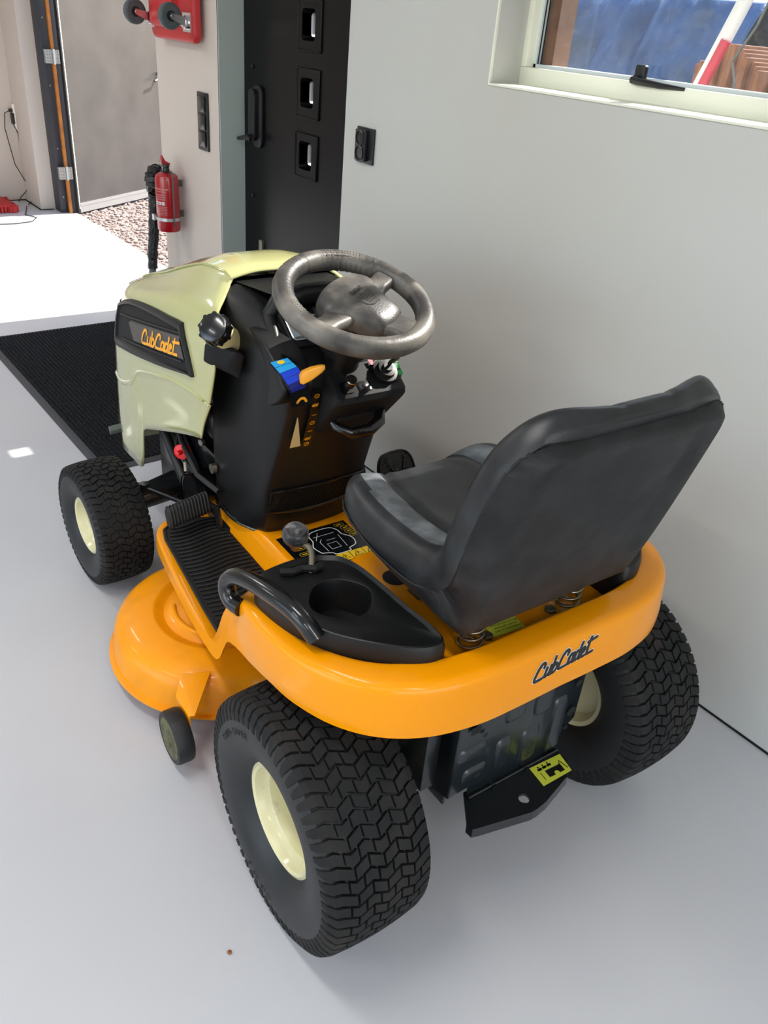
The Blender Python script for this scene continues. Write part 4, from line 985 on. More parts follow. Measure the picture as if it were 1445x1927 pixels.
    b = MB(); b.grid([[SF(-.012, v, 0) for v in np.linspace(.69, .85, 10)], [SF(.012, v, 0) for v in np.linspace(.69, .85, 10)]]); sp = b.build('slot_strip', 'stickblk', o)
    b = MB(); b.grid([[SF(-.042, v, -.003+.002) for v in np.linspace(.695, .785, 8)], [SF(-.042+.026*(.785-v)/.09+.002, v, -.001) for v in np.linspace(.695, .785, 8)]]); b.build('cream_slot', 'neck', o)
    b = MB()
    for v, kind in ((.835, 0), (.812, 1), (.785, 2), (.762, 0), (.738, 2), (.716, 1), (.699, 0)):
        if kind == 0: ribbon(b, [(.006*cos(a), v+.005*sin(a)) for a in np.linspace(0, 2*pi, 11)], .0016, SF, .0012, 1); ribbon(b, [(-.003, v), (.003, v)], .0018, SF, .0012, 1)
        elif kind == 1: ribbon(b, [(-.005, v-.001), (.001, v-.001)], .008, SF, .0012, 1); ribbon(b, [(.005, v-.004), (.006, v+.004)], .0015, SF, .0012, 1)
        else: ribbon(b, [(-.005, v), (.005, v)], .0018, SF, .0012, 1)
    b.build('orange_symbol', 'decalor', sp)
    # right control console
    b = MB()
    cs = [(-.058, .600, .700), (-.058, .500, .826), (-.058, .498, .838), (-.058, .590, .935), (-.058, .66, .94)]
    def sec(x, k): return [(x, .640, .66), (x, .606-k, .69), (x, .502, .812), (x, .492, .826), (x, .494, .840), (x, .555, .885), (x, .62, .922), (x, .68, .93)]
    rows4 = []
    for x, ins in ((-.062, .02), (-.056, .006), (-.048, 0), (.02, 0), (.08, .0), (.122, .003), (.134, .012), (.139, .03)):
        rows4.append([(x, y+ins, z-(ins*.3 if z > .8 else 0)) for x, y, z in sec(x, 0)])
    b.grid(rows4, cap0=True, cap1=True); cn = b.build('control_console', 'matblk', o, smooth=35)
    up = Vector((0, .061, .045)).normalized(); CF = frame_fn((.05, .5245, .8625), (1, 0, 0), up); CN = Vector((1, 0, 0)).cross(up)
    sgn = 1 if CN.z > 0 else -1
    CP = lambda u, v, d=0: Vector((.05+u, .5245, .8625)) + up*v + Vector((0, -.045, .061)).normalized()*d
    nn = Vector((0, -.045, .061)).normalized()
    # ignition switch
    b = MB(); g = rrect(.078, .062, .028, 6); b.grid([[CP(u*s+.045, v*s+.012, d) for u, v in g] for s, d in ((1, .0), (1, .004), (.94, .006), (.3, .006))], closeu=True); b.build('ignition_bezel', 'black', cn)
    b = MB(); b.lathe([(.004, .031), (.012, .030), (.013, .023), (.022, .021), (.023, .012), (.028, .011), (.028, .0005)], CP(.037, .008), nn, 32); ig = b.build('ignition_switch', 'black', cn, smooth=40)
    b = MB(); kc = CP(.037, .008, .028); b.tube([kc, kc+nn*.014], .0035, 8)
    kf = lambda u, v, d: kc + nn*(.012+u) + Vector((1, 0, .15)).normalized()*v + up*d
    b.prism([(0, -.008), (.0, .008), (.008, .018), (.02, .016), (.022, .002), (.012, -.010)], -.002, .002, kf); ky = b.build('ignition_key', 'blackgl', ig, bevel=.0007)
    b = MB(); b.prism([(.017, .004), (.018, .015), (.021, .014), (.020, .003)], .0021, .0026, kf); b.build('key_mark', 'white', ky)
    b = MB()
    for i in range(3):
        b.add([CP(.068+.001*i, .040-.017*i, .0068), CP(.082, .040-.017*i, .0068), CP(.082, .026-.017*i, .0068), CP(.067+.001*i, .026-.017*i, .0068)], [(0,1,2,3)])
    b.build('green_label', 'green', cn)
    b = MB(); b.add([CP(.008, .045, .0068), CP(.020, .045, .0068), CP(.018, .030, .0068), CP(.010, .030, .0068)], [(0,1,2,3)]); b.build('red_label', 'redlab', cn)
    # choke knob
    b = MB(); b.prism([(u-.072, v-.012) for u, v in rrect(.034, .030, .006)], 0, .002, CP); b.build('choke_seat', 'blackgl', cn)
    b = MB(); b.lathe([(0, .008), (.012, .009), (.014, .0125), (.030, .0135), (.033, .012)], CP(-.072, -.012), nn, 24, capb=True); kn = b.build('choke_knob', 'black', cn, smooth=40)
    b = MB(); b.lathe([(.0315, .0128), (.0345, .0122), (.0345, .009), (.0335, .009)], CP(-.072, -.012), nn, 24); K = lambda u, v, d: CP(-.072+u, -.012+v, .034+d)
    ribbon(b, [(-.005, -.005), (-.003, .004), (.003, -.004), (.005, .005)], .0028, K, 0, 1); b.build('silver_ring', 'chrome', kn)
    b = MB(); g = [(u-.028, v-.016) for u, v in rrect(.034, .026, .004)]; b.prism(g, 0, .0012, CP); b.lathe([(0, .008), (.002, .007)], CP(-.026, -.016), nn, 16, capb=True); b.build('blank_cover', 'blackgl', cn, bevel=.0005)
    # brake handle
    b = MB(); b.tube([(-.035, .566, .770), (-.030, .535, .752), (-.005, .512, .742), (.04, .503, .745), (.075, .515, .756), (.092, .54, .775), (.094, .565, .79)], [.008, .011, .0135, .015, .015, .012, .008], 12)
    bh = b.build('parking_brake_handle', 'blackgl', o); 
    b = MB()
    for u in (-.018, -.004, .028, .042):
        c = (u+.018, .4995+.00, .752); ribbon(b, [(.005*cos(a), .0045*sin(a)) for a in np.linspace(0, 2*pi, 7)], .0014, lambda x, z, d, c=c: Vector((c[0]+x, c[1]-.004+.0*z, c[2]+z)), 0, 1)
    b.build('brake_symbol', 'greydecal', bh)
    b = MB(); b.box((-.028, .535, .765), (.088, .60, .80)); b.build('brake_recess', 'darkhole', o)
    # dash: cowl bar, instrument window, display
    b = MB(); b.tube([(-.118, .700, .972), (-.10, .693, 1.004), (-.04, .686, 1.016), (.04, .686, 1.016), (.10, .693, 1.004), (.118, .700, .972)], [.016, .022, .024, .024, .022, .016], 14)
    b.tube([(-.118, .700, .972), (-.135, .64, .940), (-.15, .60, .912)], [.016, .014, .010], 12); b.tube([(.118, .700, .972), (.13, .64, .940), (.14, .60, .912)], [.016, .014, .010], 12)
    b.grid([[(-.11, .70, 1.018), (.11, .70, 1.018)], [(-.125, .86, 1.006), (.125, .86, 1.006)]])
    b.build('dash_cowl', 'black', o, smooth=60)
    du = Vector((0, .075, .055)).normalized(); DF = lambda u, v, d=0: Vector((u, .640, .958)) + du*v + Vector((0, -.055, .075)).normalized()*d
    b = MB(); b.prism(rrect(.22, .10, .012), -.02, .004, DF); db = b.build('dash_face', 'black', o, bevel=.002)
    b = MB(); g = [(u-.055, v-.004) for u, v in rrect(.095, .058, .008)]; b.prism(g, .004, .006, DF); b.build('fuel_window', 'glassdk', db)
    b = MB(); ribbon(b, [(u, v) for u, v in g]+[g[0]], .003, DF, .0066, 1); b.build('window_rim', 'alu', db)
    b = MB(); g = [(u+.005, v+.030) for u, v in rrect(.062, .026, .003)]; b.prism(g, .004, .012, DF); ds = b.build('hour_meter', 'swblack', db, bevel=.001)
    b = MB(); g2 = [(u+.0-.012, v+.030) for u, v in rrect(.011, .009, .002)]; ribbon(b, g2+[g2[0]], .0012, DF, .0127, 1); b.build('meter_symbol', 'greydecal', ds)
tower()

# ---- steering wheel
def steering():
    tl = .325; n = Vector((0, -sin(tl), cos(tl))); u = Vector((1, 0, 0)); v = n.cross(u); C = Vector((0, .534, 1.04)); Rw, rt = .1555, .0225
    W = lambda a, r, h=0: C + (u*cos(a)+v*sin(a))*r + n*h
    rot = R(30)
    b = MB(); rows = []; NA, NB = 180, 14
    for i in range(NA):
        a = 2*pi*i/NA; row = []
        rel = (a-rot) % (2*pi)
        grip = max(sst(R(14), R(20), rel)*(1-sst(R(60), R(68), rel)), sst(R(112), R(120), rel)*(1-sst(R(160), R(166), rel)))
        seam = 0
        for s in (R(98), R(82), R(235), R(305), R(12), R(168)):
            seam = max(seam, math.exp(-((rel-s)/R(.9))**2))
        for k in range(NB):
            bt = 2*pi*k/NB; inner = max(0, -cos(bt)); rr = rt - .0012*seam + .0016*grip*inner*cos(rel*70)
            row.append(W(a, Rw+rr*cos(bt), rr*sin(bt)*1.02))
        rows.append(row)
    b.grid(rows, closeu=True, closev=True); sw = b.build('steering_wheel', 'wheelrub', RM, smooth=50); sw['label'] = 'worn grey-black three-spoke steering wheel'
    b = MB()
    for a0 in (R(28), R(40), R(150)):
        for i in range(9):
            for j in range(3):
                a = rot+a0+R(i*2.6); c = W(a, Rw-.006+.0*j, rt*.93); bt = R(62+j*18); c = W(a, Rw-cos(bt)*rt, sin(bt)*rt); b.lathe([(0, .0016), (.0012, .0012)], c, n, 6, capb=True)
    b.build('grip_dots', 'wheelrub', sw)
    # spokes
    for k, (a, wd, x) in enumerate(((rot, .034, 0), (rot+pi, .034, 0), (rot-pi/2, .052, 1))):
        b = MB(); rws = []
        d = u*cos(a)+v*sin(a); s = -u*sin(a)+v*cos(a)
        for r, hw_, h, th in ((.03, wd*1.2, -.004, .014), (.07, wd*.95, -.006, .014), (.105, wd*.68, -.006, .013), (.130, wd*.72, -.002, .013), (.152, wd*1.15, .0, .012)):
            c = C + d*r + n*h; rws.append([c + s*p + n*q for p, q in rrect(2*hw_, 2*th, min(th, hw_)*.8, 4)])
        b.grid(rws, closeu=True, cap0=True, cap1=True); b.build('spoke', 'wheelrub', sw, smooth=60)
    # hub pad: rounded shield
    b = MB(); shp = [(-.092,.022),(-.068,.055),(0,.070),(.068,.055),(.092,.022),(.068,-.02),(.052,-.062),(.04,-.092),(0,-.100),(-.04,-.092),(-.052,-.062),(-.068,-.02)]
    e1 = u*cos(rot)+v*sin(rot); e2 = -u*sin(rot)+v*cos(rot); H = lambda x, y, h: C + e1*x + e2*y + n*h
    out = [tuple(p) for p in cr(shp+[shp[0]], 4)[:-1]]
    b.grid([[H(x*s, y*s, h) for x, y in out] for s, h in ((.90, -.032), (1.0, -.018), (1.02, -.004), (.99, .006), (.90, .016), (.7, .022), (.4, .025), (.02, .026))], closeu=True)
    hb = b.build('hub_pad', 'wheelrub', sw, smooth=60)
    b = MB(); bad = [(-.028,.030),(.028,.030),(.034,.022),(.022,-.026),(.012,-.034),(-.012,-.034),(-.022,-.026),(-.034,.022)]
    hh = lambda x, y: .0262-.0035*((x/.05)**2+(y/.06)**2)
    b.add([H(x, y-.012, hh(x, y)+.0015) for x, y in bad]+[H(x*1.06, (y)*1.06-.012, hh(x, y)-.003) for x, y in bad], [tuple(range(8))]+[(i, 8+i, 8+(i+1) % 8, (i+1) % 8) for i in range(8)])
    bd = b.build('hub_badge', 'wheelrub', hb)
    b = MB()
    for i in range(7):
        for j in range(5):
            x, y = -.018+i*.006, -.036+j*.0062
            if abs(x) < .010+.30*(y+.046): b.lathe([(0, .0014), (.0003, .0014)], H(x, y, hh(x, y+.012)+.0016), n, 8, capb=True)
    b.build('speaker_dots', 'darkhole', bd)
    b = MB(); script_mb(b, .009, .0018, lambda p, q, d: H(p*1.0, q+.006, hh(p, q)+.0018+d), 0); b.build('embossed_script', 'padrub', bd)
    b = MB(); b.tube([C-n*.03, C-n*.07, C-n*.12], [.055, .050, .056], 24); b.tube([C-n*.12, C-n*.20], [.040, .052], 24); b.build('column_boot', 'black', sw, smooth=50)
steering()

# ---- pedals
def pedals():
    b = MB(); c0, c1 = Vector((-.320, .872, .400)), Vector((-.200, .885, .412)); d = (c1-c0)
    rows = []
    for t, h in ((0, .9), (.04, 1), (.96, 1), (1, .9)):
        c = c0+d*t; rows.append([c+Vector((0, v*.75+u*.3, u*.8-v*.35)) for u, v in rrect(.062*h, .036*h, .012, 3)])
    b.grid(rows, closeu=True, cap0=True, cap1=True)
    for i in range(13):
        c = c0+d*(.05+.9*i/12); b.tube([c+Vector((0, v*.75+u*.3, u*.8-v*.35))*1.06 for u, v in rrect(.062, .036, .012, 2)], .0028, 5, closed=True)
    o = b.build('brake_pedal', 'padrub', RM, smooth=40); o['label'] = 'black ribbed rubber brake pedal'
    b = MB(); b.tube([(-.20, .88, .405), (-.182, .872, .395), (-.178, .860, .33), (-.176, .852, .24)], .009, 8); b.lathe([(-.01, .013), (.012, .013)], (-.176, .835, .30), (1, 0, 0), 6, capa=True, capb=True); b.build('pedal_arm', 'frame', o)
    # right drive pedal
    b = MB(); cc = Vector((.362, .80, .418)); uu = Vector((1, 0, 0)); vv = Vector((0, .5, .8)).normalized(); nn = uu.cross(vv)
    out = [(-.062,-.045),(-.062,.01),(-.045,.045),(-.02,.055),(.03,.055),(.055,.035),(.062,0),(.06,-.045),(.04,-.055),(-.045,-.055)]
    f = lambda a, b_, dd: cc+uu*a+vv*b_-nn*0+Vector((0, -.8, .5)).normalized()*dd
    b.grid([[f(x*s, y*s, d) for x, y in [tuple(q) for q in cr(out+[out[0]], 3)[:-1]]] for s, d in ((1, -.012), (1.02, 0), (1, .008), (.93, .010), (.90, .004), (.02, .004))], closeu=True)
    for i in range(7): y = -.04+i*.0125; b.tube([f(-.05, y, .005), f(-.025, y, .007)], .003, 5); b.tube([f(.025, y, .007), f(.05, y, .005)], .003, 5)
    b.tube([f(-.035, .035, .006), f(0, -.04, .008), f(.035, .035, .006)], .0045, 6)
    for i in range(4): b.tube([f(-.012+.002*i, .012-.009*i, .006), f(.012-.002*i, .012-.009*i, .006)], .002, 5)
    ribbon(b, [(-.006, .022), (0, .036), (.007, .026), (0, .02), (-.006, .022)], .003, f, .006, 2)
    o = b.build('drive_pedal', 'padrub', RM, smooth=45); o['label'] = 'black rounded forward drive pedal'
    b = MB(); b.tube([(.345, .815, .40), (.30, .86, .37), (.26, .88, .34)], .009, 8); b.build('pedal_arm', 'frame', o)
pedals()

# ---- side consoles, handle, lever
def side_console(s):
    out = [(-.262,.205),(-.236,.180),(-.222,.12),(-.216,.04),(-.214,-.04),(-.214,-.105),(-.222,-.130),(-.25,-.133),(-.29,-.112),(-.338,-.066),(-.380,-.005),(-.405,.06),(-.416,.12),(-.416,.17),(-.402,.200),(-.36,.214),(-.305,.217)]
    ol = [tuple(p) for p in cr(out+[out[0]], 4)[:-1]]; cx, cy = -.305, .06
    b = MB(); rows = []
    def zt(x, y): return .688 - .012*sst(.12, .24, y) + .006*sst(0, -.1, y)
    for sc, kind in ((1.0, 'b'), (1.0, 'm'), (.975, 't'), (.955, 't2'), (.90, 't3')):
        r = []
        for x, y in ol:
            X, Y = cx+(x-cx)*sc, cy+(y-cy)*sc
            zb = drop(s*x, y)-.004; z = {'b': zb, 'm': lerp(zb, zt(x, y), .7), 't': zt(x, y)-.001, 't2': zt(x, y), 't3': zt(x, y)-.006}[kind]
            r.append((s*X, Y, z))
        rows.append(r)
    # cup opening
    cc = (-.306, .062); m = len(ol)
    def cup(sc, z):
        r = []
        for x, y in ol:
            a = math.atan2(y-cy, x-cx); rx = .056*sc; r.append((s*(cc[0]+rx*cos(a)*(1+.06*cos(4*a))), cc[1]+rx*1.02*sin(a), z))
        return r
    rows += [[(s*lerp(cx+(x-cx)*.90, s*q[0], .5), lerp(cy+(y-cy)*.90, q[1], .5), .684-.010*sst(.12,.24,y)) for (x, y), q in zip(ol, cup(1, 0))], cup(1.03, .684), cup(1.0, .683), cup(.96, .675), cup(.86, .625), cup(.82, .620), cup(.02, .620)]
    b.grid(rows, closeu=True); o = b.build('cup_holder_console', 'black', RM, smooth=38); o['label'] = ('left' if s > 0 else 'right')+' black fender console with round cup well'
    return o
con = side_console(1); side_console(-1)
b = MB(); b.tube(cr([(-.428,.205,.608),(-.434,.230,.608),(-.436,.248,.622),(-.434,.250,.645),(-.428,.225,.668),(-.422,.180,.684),(-.416,.12,.697),(-.409,.07,.702),(-.402,.030,.698),(-.390,.0,.672)], 4), [.0168]*37, 16)
gh = b.build('grab_handle', 'blackgl', RM, smooth=60); gh['label'] = 'curved worn black grab handle on left fender'
b = MB(); b.tube([(-p[0], p[1], p[2]) for p in cr([(-.428,.205,.608),(-.434,.230,.608),(-.436,.248,.622),(-.434,.250,.645),(-.428,.225,.668),(-.422,.180,.684),(-.416,.12,.697),(-.409,.07,.702),(-.402,.030,.698),(-.390,.0,.672)], 4)], [.0168]*37, 16); b.build('grab_handle', 'blackgl', RM, smooth=60)
# lift / shift lever
b = MB(); b.tube(cr([(-.312,.160,.662),(-.296,.180,.688),(-.290,.200,.702),(-.298,.218,.704)], 4), [.006]*13, 10)
lv = b.build('deck_lift_lever', 'brassbolt', RM)
b = MB(); kc = Vector((-.298, .205, .745)); 
# knob follows the stem end
kdir = Vector((-.15, -.25, .95)).normalized()
b.lathe([(-.040, .008), (-.028, .012), (-.018, .017), (-.008, .024), (.0, .0255), (.010, .025), (.017, .020), (.0175, .013), (.0185, .0125), (.019, .0005)], Vector((-.303,.232,.716)), kdir, 28)
kb = b.build('lever_knob', 'knob', lv, smooth=50)
b = MB()
for r in (.004, .008, .012): b.lathe([(.0188, r), (.0196, r+.0006), (.0188, r+.0012)], Vector((-.303,.232,.716)), kdir, 24)
b.build('knob_rings', 'knob', kb)
b = MB()
zz = .6885
for pts in ([(-.36,.185),(-.34,.172),(-.32,.175),(-.30,.16),(-.285,.165)],): b.tube([(x, y, .6865-.012*sst(.12, .24, y)) for x, y in pts], .007, 6)
b.build('lever_gate', 'darkhole', con)

# ---- seat
def seat():
    # each station: y, z (back plane of the cushion), normal (y, z), half width, thickness
    path = [(.266,.752,.7,.7,.120,.010),(.262,.748,.5,.85,.150,.026),(.250,.744,.3,.94,.178,.042),(.222,.741,.12,.99,.200,.054),(.16,.737,.02,1,.218,.060),(.08,.737,.03,1,.228,.062),(.0,.742,.08,1,.233,.064),(-.05,.750,.20,.98,.236,.066),
            (-.100,.770,.45,.89,.237,.068),(-.138,.808,.72,.69,.238,.068),(-.160,.865,.90,.44,.239,.066),(-.180,.930,.945,.32,.239,.064),(-.200,.995,.955,.28,.238,.062),(-.215,1.040,.955,.28,.230,.060),(-.228,1.072,.93,.36,.212,.056),(-.238,1.093,.8,.6,.186,.046),(-.243,1.105,.6,.8,.155,.030),(-.245,1.109,.5,.85,.120,.012)]
    P = cr(path, 4)
    b = MB(); rows = []; NT = 44
    def wrap(fr, at): return .011*sst(.45, .6, fr)*sst(.5, 1, at), .012*(1-sst(.45, .6, fr))*sst(.3, 1, at)
    for i, p in enumerate(P):
        y, z, ny, nz, hw, th = p; nl = math.hypot(ny, nz); ny /= nl; nz /= nl
        fr = i/(len(P)-1); back = sst(.45, .6, fr); row = []
        def at_(t, h):
            wf, pn = wrap(fr, abs(t)); return (t*hw, y+ny*(h+wf), z+nz*(h+wf*.3)+pn)
        for k in range(NT+1):
            ang = pi*(k/NT); t = -cos(ang); at = abs(t)
            round_ = math.sqrt(max(0, 1-max(0, (at-.84)/.16)**2))
            prof = .84 + .18*sst(.25, .80, at)
            groove = -.15*math.exp(-((at-.44-.10*sin(fr*5))/.04)**2)*(1-.4*back)
            row.append(at_(t, th*(.30*(1 if at < .999 else 0) + (prof+groove-.30)*round_) if at < .999 else th*.45))
        # side faces drop straight to the back plane
        row = [at_(-1.0, .002)] + [at_(-1.012, th*.25)] + row[1:-1] + [at_(1.012, th*.25)] + [at_(1.0, .002)]
        rows.append(row + [at_(.6, 0), at_(0, 0), at_(-.6, 0)])
    nc = len(rows[0]); b.grid(rows, closeu=True, cap0=True, cap1=True)
    mi = []
    for i in range(len(rows)-1):
        for j in range(nc):
            at = abs(cos(pi*(j+.5-1)/NT)) if 1 <= j <= NT else 9; fr = i/(len(rows)-1)
            mi.append(1 if (.07 < fr < .46 and   .475+.10*sin(fr*5) < at < .84 - .05*sst(.3, .1, fr)) else 0)
    b.mi = mi + [0]*(len(b.f)-len(mi))
    st = empty('seat'); st.parent = RM; st['label'] = 'black high-backed tractor seat'
    b.build('cushion', ['vinyl', 'panelv'], st, smooth=60)
    # hard shell behind and below, ending at the cushion's back plane
    sp = [(.256,.744,.168),(.235,.726,.198),(.15,.718,.221),(.05,.711,.232),(-.04,.712,.236),(-.095,.703,.234),(-.128,.699,.228),(-.144,.708,.222),(-.154,.735,.222),(-.172,.795,.229),(-.192,.875,.236),(-.212,.955,.238),(-.229,1.018,.235),(-.240,1.052,.226),(-.246,1.070,.207),(-.248,1.081,.176),(-.248,1.086,.135)]
    Q = cr(sp, 4); rows = []; P2 = np.array(P)
    for i, q in enumerate(Q):
        y, z, hw = q
        jx = min(range(len(P2)), key=lambda k: (P2[k][0]-y)**2+(P2[k][1]-z)**2); fr = jx/(len(P2)-1); top = sst(len(Q)-9, len(Q)-2, i); py, pz, ny, nz, chw, th = P2[jx]; nl = math.hypot(ny, nz); ny /= nl; nz /= nl
        back = sst(.45, .6, fr); wf, pn = wrap(fr, 1); row = []
        for k in range(29):
            ang = pi*k/28; t = -cos(ang); at = abs(t); e = max(sst(.86, 1.0, at), top)
            rib = .006*math.exp(-((t-.60)/.045)**2)*back*sst(.97, .90, fr)
            row.append((t*hw*(1.0+.012*e), lerp(y, py+ny*(wf+.002), e)+rib, lerp(z, pz+pn+nz*(.3*wf+.002), e)))
        rows.append(row)
    b = MB(); b.grid(rows)
    o = b.build('seat_shell', 'shell', st, smooth=60)
    md = o.modifiers.new('thick', 'SOLIDIFY'); md.thickness = .004; md.offset = 0
    b = MB(); b.box((-.08, -.02, .625), (.08, .16, .715)); b.box((-.10, .10, .60), (.10, .13, .70)); b.build('seat_bracket', 'frame', st, bevel=.004)
    # springs
    for s in (-1, 1):
        b = MB(); T_ = 5.2; N_ = 90; b.tube([(s*.124+.021*cos(2*pi*T_*k/N_), -.088+.021*sin(2*pi*T_*k/N_), .613+.088*(k/N_)) for k in range(N_+1)], .0032, 7); b.build('seat_spring', 'brass', RM, smooth=70)
        b = MB(); b.lathe([(.0, .012), (.008, .012), (.010, .009)], (s*.081, -.086, drop(s*.081, -.086)-.001), (0, 0, 1), 6, capb=True); b.build('body_bolt', 'brassbolt', RM, bevel=.001)
    b = MB()
    f = frame_fn((-.030, -.070, drop(-.030, -.070)+.001), (1, -.08, 0), (.08, 1, 0)); g = [(-.036, -.026), (.036, -.026), (.036, .026), (-.036, .026)]
    b.add([f(u, v) for u, v in g], [(0,1,2,3)]); lb = b.build('maker_label', 'yelstick', RM); lb['label'] = 'small yellow-green maker label with black text'
    b = MB()
    text_mb(b, 'MTD-PRODUCTS AB', .0068, lambda u, v, d: f(u+.004, v+.000, .0006)); text_mb(b, 'POSTADR: MOTOR', .0062, lambda u, v, d: f(u+.004, v-.008, .0006)); text_mb(b, 'S-NR TO SAHINSWEDEN', .0055, lambda u, v, d: f(u+.004, v-.016, .0006)); text_mb(b, '12 V  250W  18 Ah', .0065, lambda u, v, d: f(u+.004, v+.012, .0006))
    ribbon(b, [(-.034, .004), (-.034, .014), (-.024, .014), (-.024, .004), (-.034, .004)], .0014, lambda u, v, d: f(u, v, .0006), 0, 1)
    b.build('label_print', 'decalblk', lb)
    b = MB(); b.add([(-.128,.062,drop(-.128,.062)+.002),(-.098,.058,drop(-.098,.058)+.002),(-.098,.098,drop(-.098,.098)+.002),(-.128,.10,drop(-.128,.10)+.002)], [(0,1,2,3)]); b.build('grey_tab', 'brassbolt', RM)
    b = MB(); b.lathe([(.0005, .026), (.0015, .024), (.0015, .0002)], (-.123, .145, drop(-.123, .145)), (0, 0, 1), 28); b.build('platform_hole', 'darkhole', RM)
    b = MB(); b.add([(.012,-.062,drop(.012,-.062)+.0015),(.075,-.065,drop(.075,-.065)+.0015),(.072,-.045,drop(.072,-.045)+.0015),(.012,-.040,drop(.012,-.040)+.0015)], [(0,1,2,3)]); b.build('platform_slot', 'darkhole', RM)
seat()

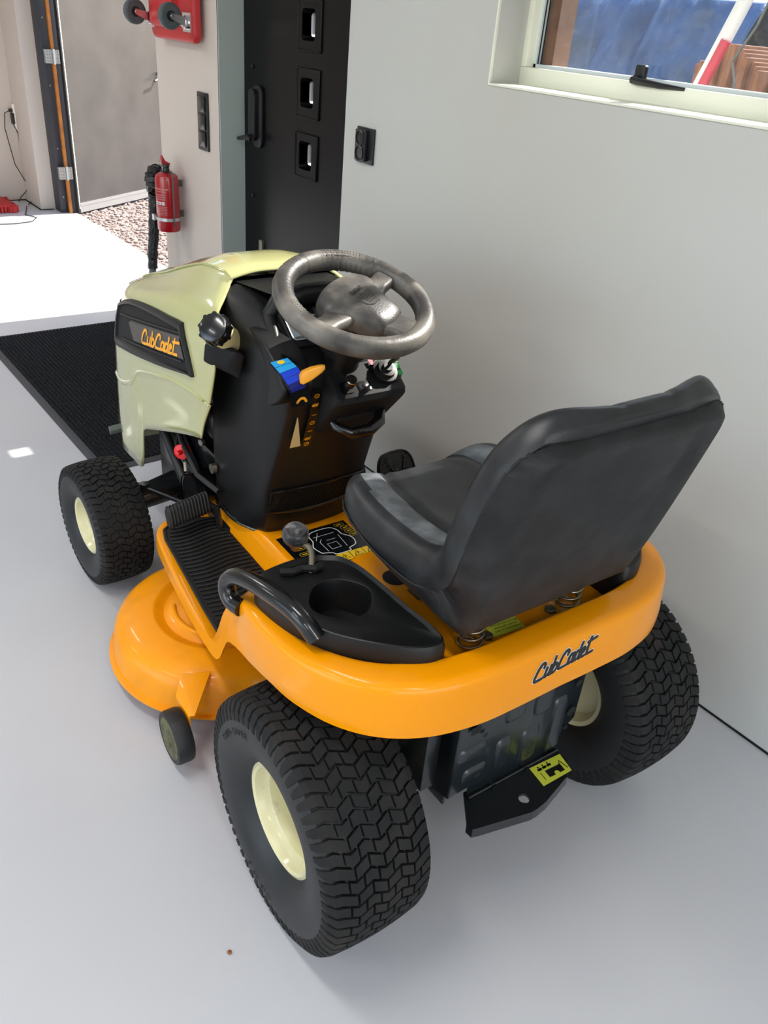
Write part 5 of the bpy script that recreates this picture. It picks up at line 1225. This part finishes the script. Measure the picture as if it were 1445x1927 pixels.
# ---- rear plate and hitch
def rear_plate():
    y0 = -.128
    F = lambda u, v, d=0: Vector((u, y0-d+(.53-v)*0, v))
    out = [(-.150,.56),(-.150,.258),(-.098,.262),(-.098,.225),(.150,.225),(.150,.262),(.165,.29),(.19,.31),(.19,.56)]
    b = MB(); b.prism(out, -.003, 0, F); o = b.build('rear_plate', 'blue_black', RM, bevel=.001); o['label'] = 'dark blue-grey pressed steel rear plate'
    def emb(poly, nm='pressed_rib'):
        bb = MB(); c = np.mean(poly, axis=0); n = len(poly)
        sm = [tuple(p) for p in poly]
        rows = []
        for ins, d in ((0, 0), (.003, .003), (.008, .0055), (.012, .0058)):
            r = []
            for x, z in sm: L_ = math.hypot(x-c[0], z-c[1]); k = max(.1, 1-ins/L_*1.3); r.append(F(c[0]+(x-c[0])*k, c[1]+(z-c[1])*k, d))
            rows.append(r)
        bb.grid(rows, closeu=True, cap1=True); bb.build(nm, 'blue_black', o, smooth=30)
    def rr2(x0, x1, z0, z1, r=.012): return [(u+(x0+x1)/2, v+(z0+z1)/2) for u, v in rrect(x1-x0, z1-z0, r, 3)]
    emb(rr2(-.03, .02, .40, .53)); emb(rr2(.05, .10, .38, .53)); emb(rr2(.12, .175, .44, .50)); emb(rr2(-.04, -.0, .27, .36)); emb(rr2(.03, .08, .25, .35)); emb(rr2(-.14, -.07, .345, .385)); emb(rr2(-.12, -.06, .28, .32)); emb(rr2(.11, .15, .24, .40)); 
    for x, z, r in ((-.085,.408,.006),(.165,.425,.008),(.165,.345,.012),(.160,.30,.006),(-.085,.295,.007)):
        b = MB(); b.lathe([(.0062, r), (.0064, .0002)], F(x, z), (0, -1, 0), 16); b.build('plate_hole', 'darkhole', o)
    b = MB(); b.add([F(-.125, .425, .0064), F(-.10, .425, .0064), F(-.10, .445, .0064), F(-.125, .445, .0064)], [(0,1,2,3)]); b.build('plate_hole', 'darkhole', o)
    # side returns
    b = MB(); b.add([(-.150,y0,.56),(-.150,y0,.258),(-.145,.03,.20),(-.145,.03,.56),(-.147,y0,.56),(-.147,y0,.258),(-.142,.03,.20),(-.142,.03,.56)], [(0,1,2,3),(7,6,5,4),(0,4,5,1),(1,5,6,2),(2,6,7,3),(3,7,4,0)])
    b.add([(-.145,.03,.235),(-.145,-.05,.25),(-.175,-.05,.225),(-.175,.05,.17),(-.145,.05,.17)], [(0,1,2,3,4)]); b.build('plate_side', 'frame', o)
    # hitch plate
    z = .236; poly = [(-.098,-.118),(-.140,-.180),(-.138,-.196),(-.125,-.200),(-.01,-.226),(.006,-.226),(.035,-.222),(.118,-.198),(.150,-.165),(.150,-.118)]
    hc = Vector((.0, -.193)); b = MB(); n = len(poly)
    dense = [tuple(p) for p in poly]; dn = []
    for i in range(n):
        a, c = dense[i], dense[(i+1) % n]
        for k in range(3): dn.append((lerp(a[0], c[0], k/3), lerp(a[1], c[1], k/3)))
    hole = []
    for x, y in dn:
        a = math.atan2(y-hc.y, x-hc.x); hole.append((hc.x+.0115*cos(a), hc.y+.0115*sin(a)))
    b.grid([[(x, y, z-.006) for x, y in hole], [(x, y, z-.006) for x, y in dn], [(x, y, z) for x, y in dn], [(x, y, z) for x, y in hole]], closeu=True, closev=True)
    b.grid([[(x, y, z) for x, y in dn[3:-6]], [(x*1.01, y-.002, z-.022) for x, y in dn[3:-6]]])
    h = b.build('hitch_plate', 'frame', RM, smooth=30); h['label'] = 'black hitch plate with round hole'
    b = MB(); b.tube([(-.10, -.136, z+.003), (.15, -.136, z+.003)], .003, 6)
    for x in (-.035, .055): b.box((x-.006, -.143, z-.002), (x+.006, -.128, z+.005))
    b.build('weld_seam', 'frame', h)
    G = frame_fn((.102, -.166, z+.0012), (1, 0, 0), (0, 1, 0)); b = MB(); g = [(-.045, -.021), (.026, -.029), (.045, -.004), (.045, .021), (-.040, .021)]
    g = [(-.046, -.026), (.036, -.026), (.046, .020), (-.040, .024)]
    b.add([G(u, v) for u, v in g], [(0,1,2,3)]); lb = b.build('towing_label', 'yelstick', h); lb['label'] = 'yellow towing pictogram label'
    b = MB(); b.add([G(-.018,-.016,.0006), G(.024,-.018,.0006), G(.026,.000,.0006), G(-.016,.002,.0006)], [(0,1,2,3)])
    ribbon(b, [(.024,.0), (.030,.008), (.034,-.016)], .002, G, .0006, 1); ribbon(b, [(-.030,-.016), (-.028,.002)], .0015, G, .0006, 1)
    for i in range(3):
        ribbon(b, [(-.026+.013*i, .010), (-.020+.013*i, .010)], .006, G, .0006, 1); ribbon(b, [(-.023+.013*i, .016)]*2, .004, G, .0006, 1)
    b.build('label_print', 'decalblk', lb)
    b = MB(); b.add([G(.004+.006*cos(a), -.015+.006*sin(a), .0010) for a in np.linspace(0, 2*pi, 13)[:-1]], [tuple(range(12))]); b.build('trailer_wheel_mark', 'yelstick', lb)
    # transaxle and rear axle
    b = MB(); b.tube([(-.34, 0, .254), (.34, 0, .254)], .020, 14); b.box((-.12, -.07, .17), (.10, .16, .33)); b.build('transaxle', 'blackgl', RM, bevel=.01)
    b = MB(); b.lathe([(0, .008), (.008, .008)], (-.145, -.02, .40), (-1, 0, 0), 6, capb=True); b.lathe([(0, .01), (.01, .01)], (-.145, -.06, .33), (-1, -.3, 0), 6, capb=True); b.build('side_bolt', 'brassbolt', RM)
    for k in range(2): b = MB(); b.box((-.20+.37*k, -.10, .28), (-.165+.37*k, .10, .50)); b.build('fender_bracket', 'frame', RM, bevel=.003)
rear_plate()
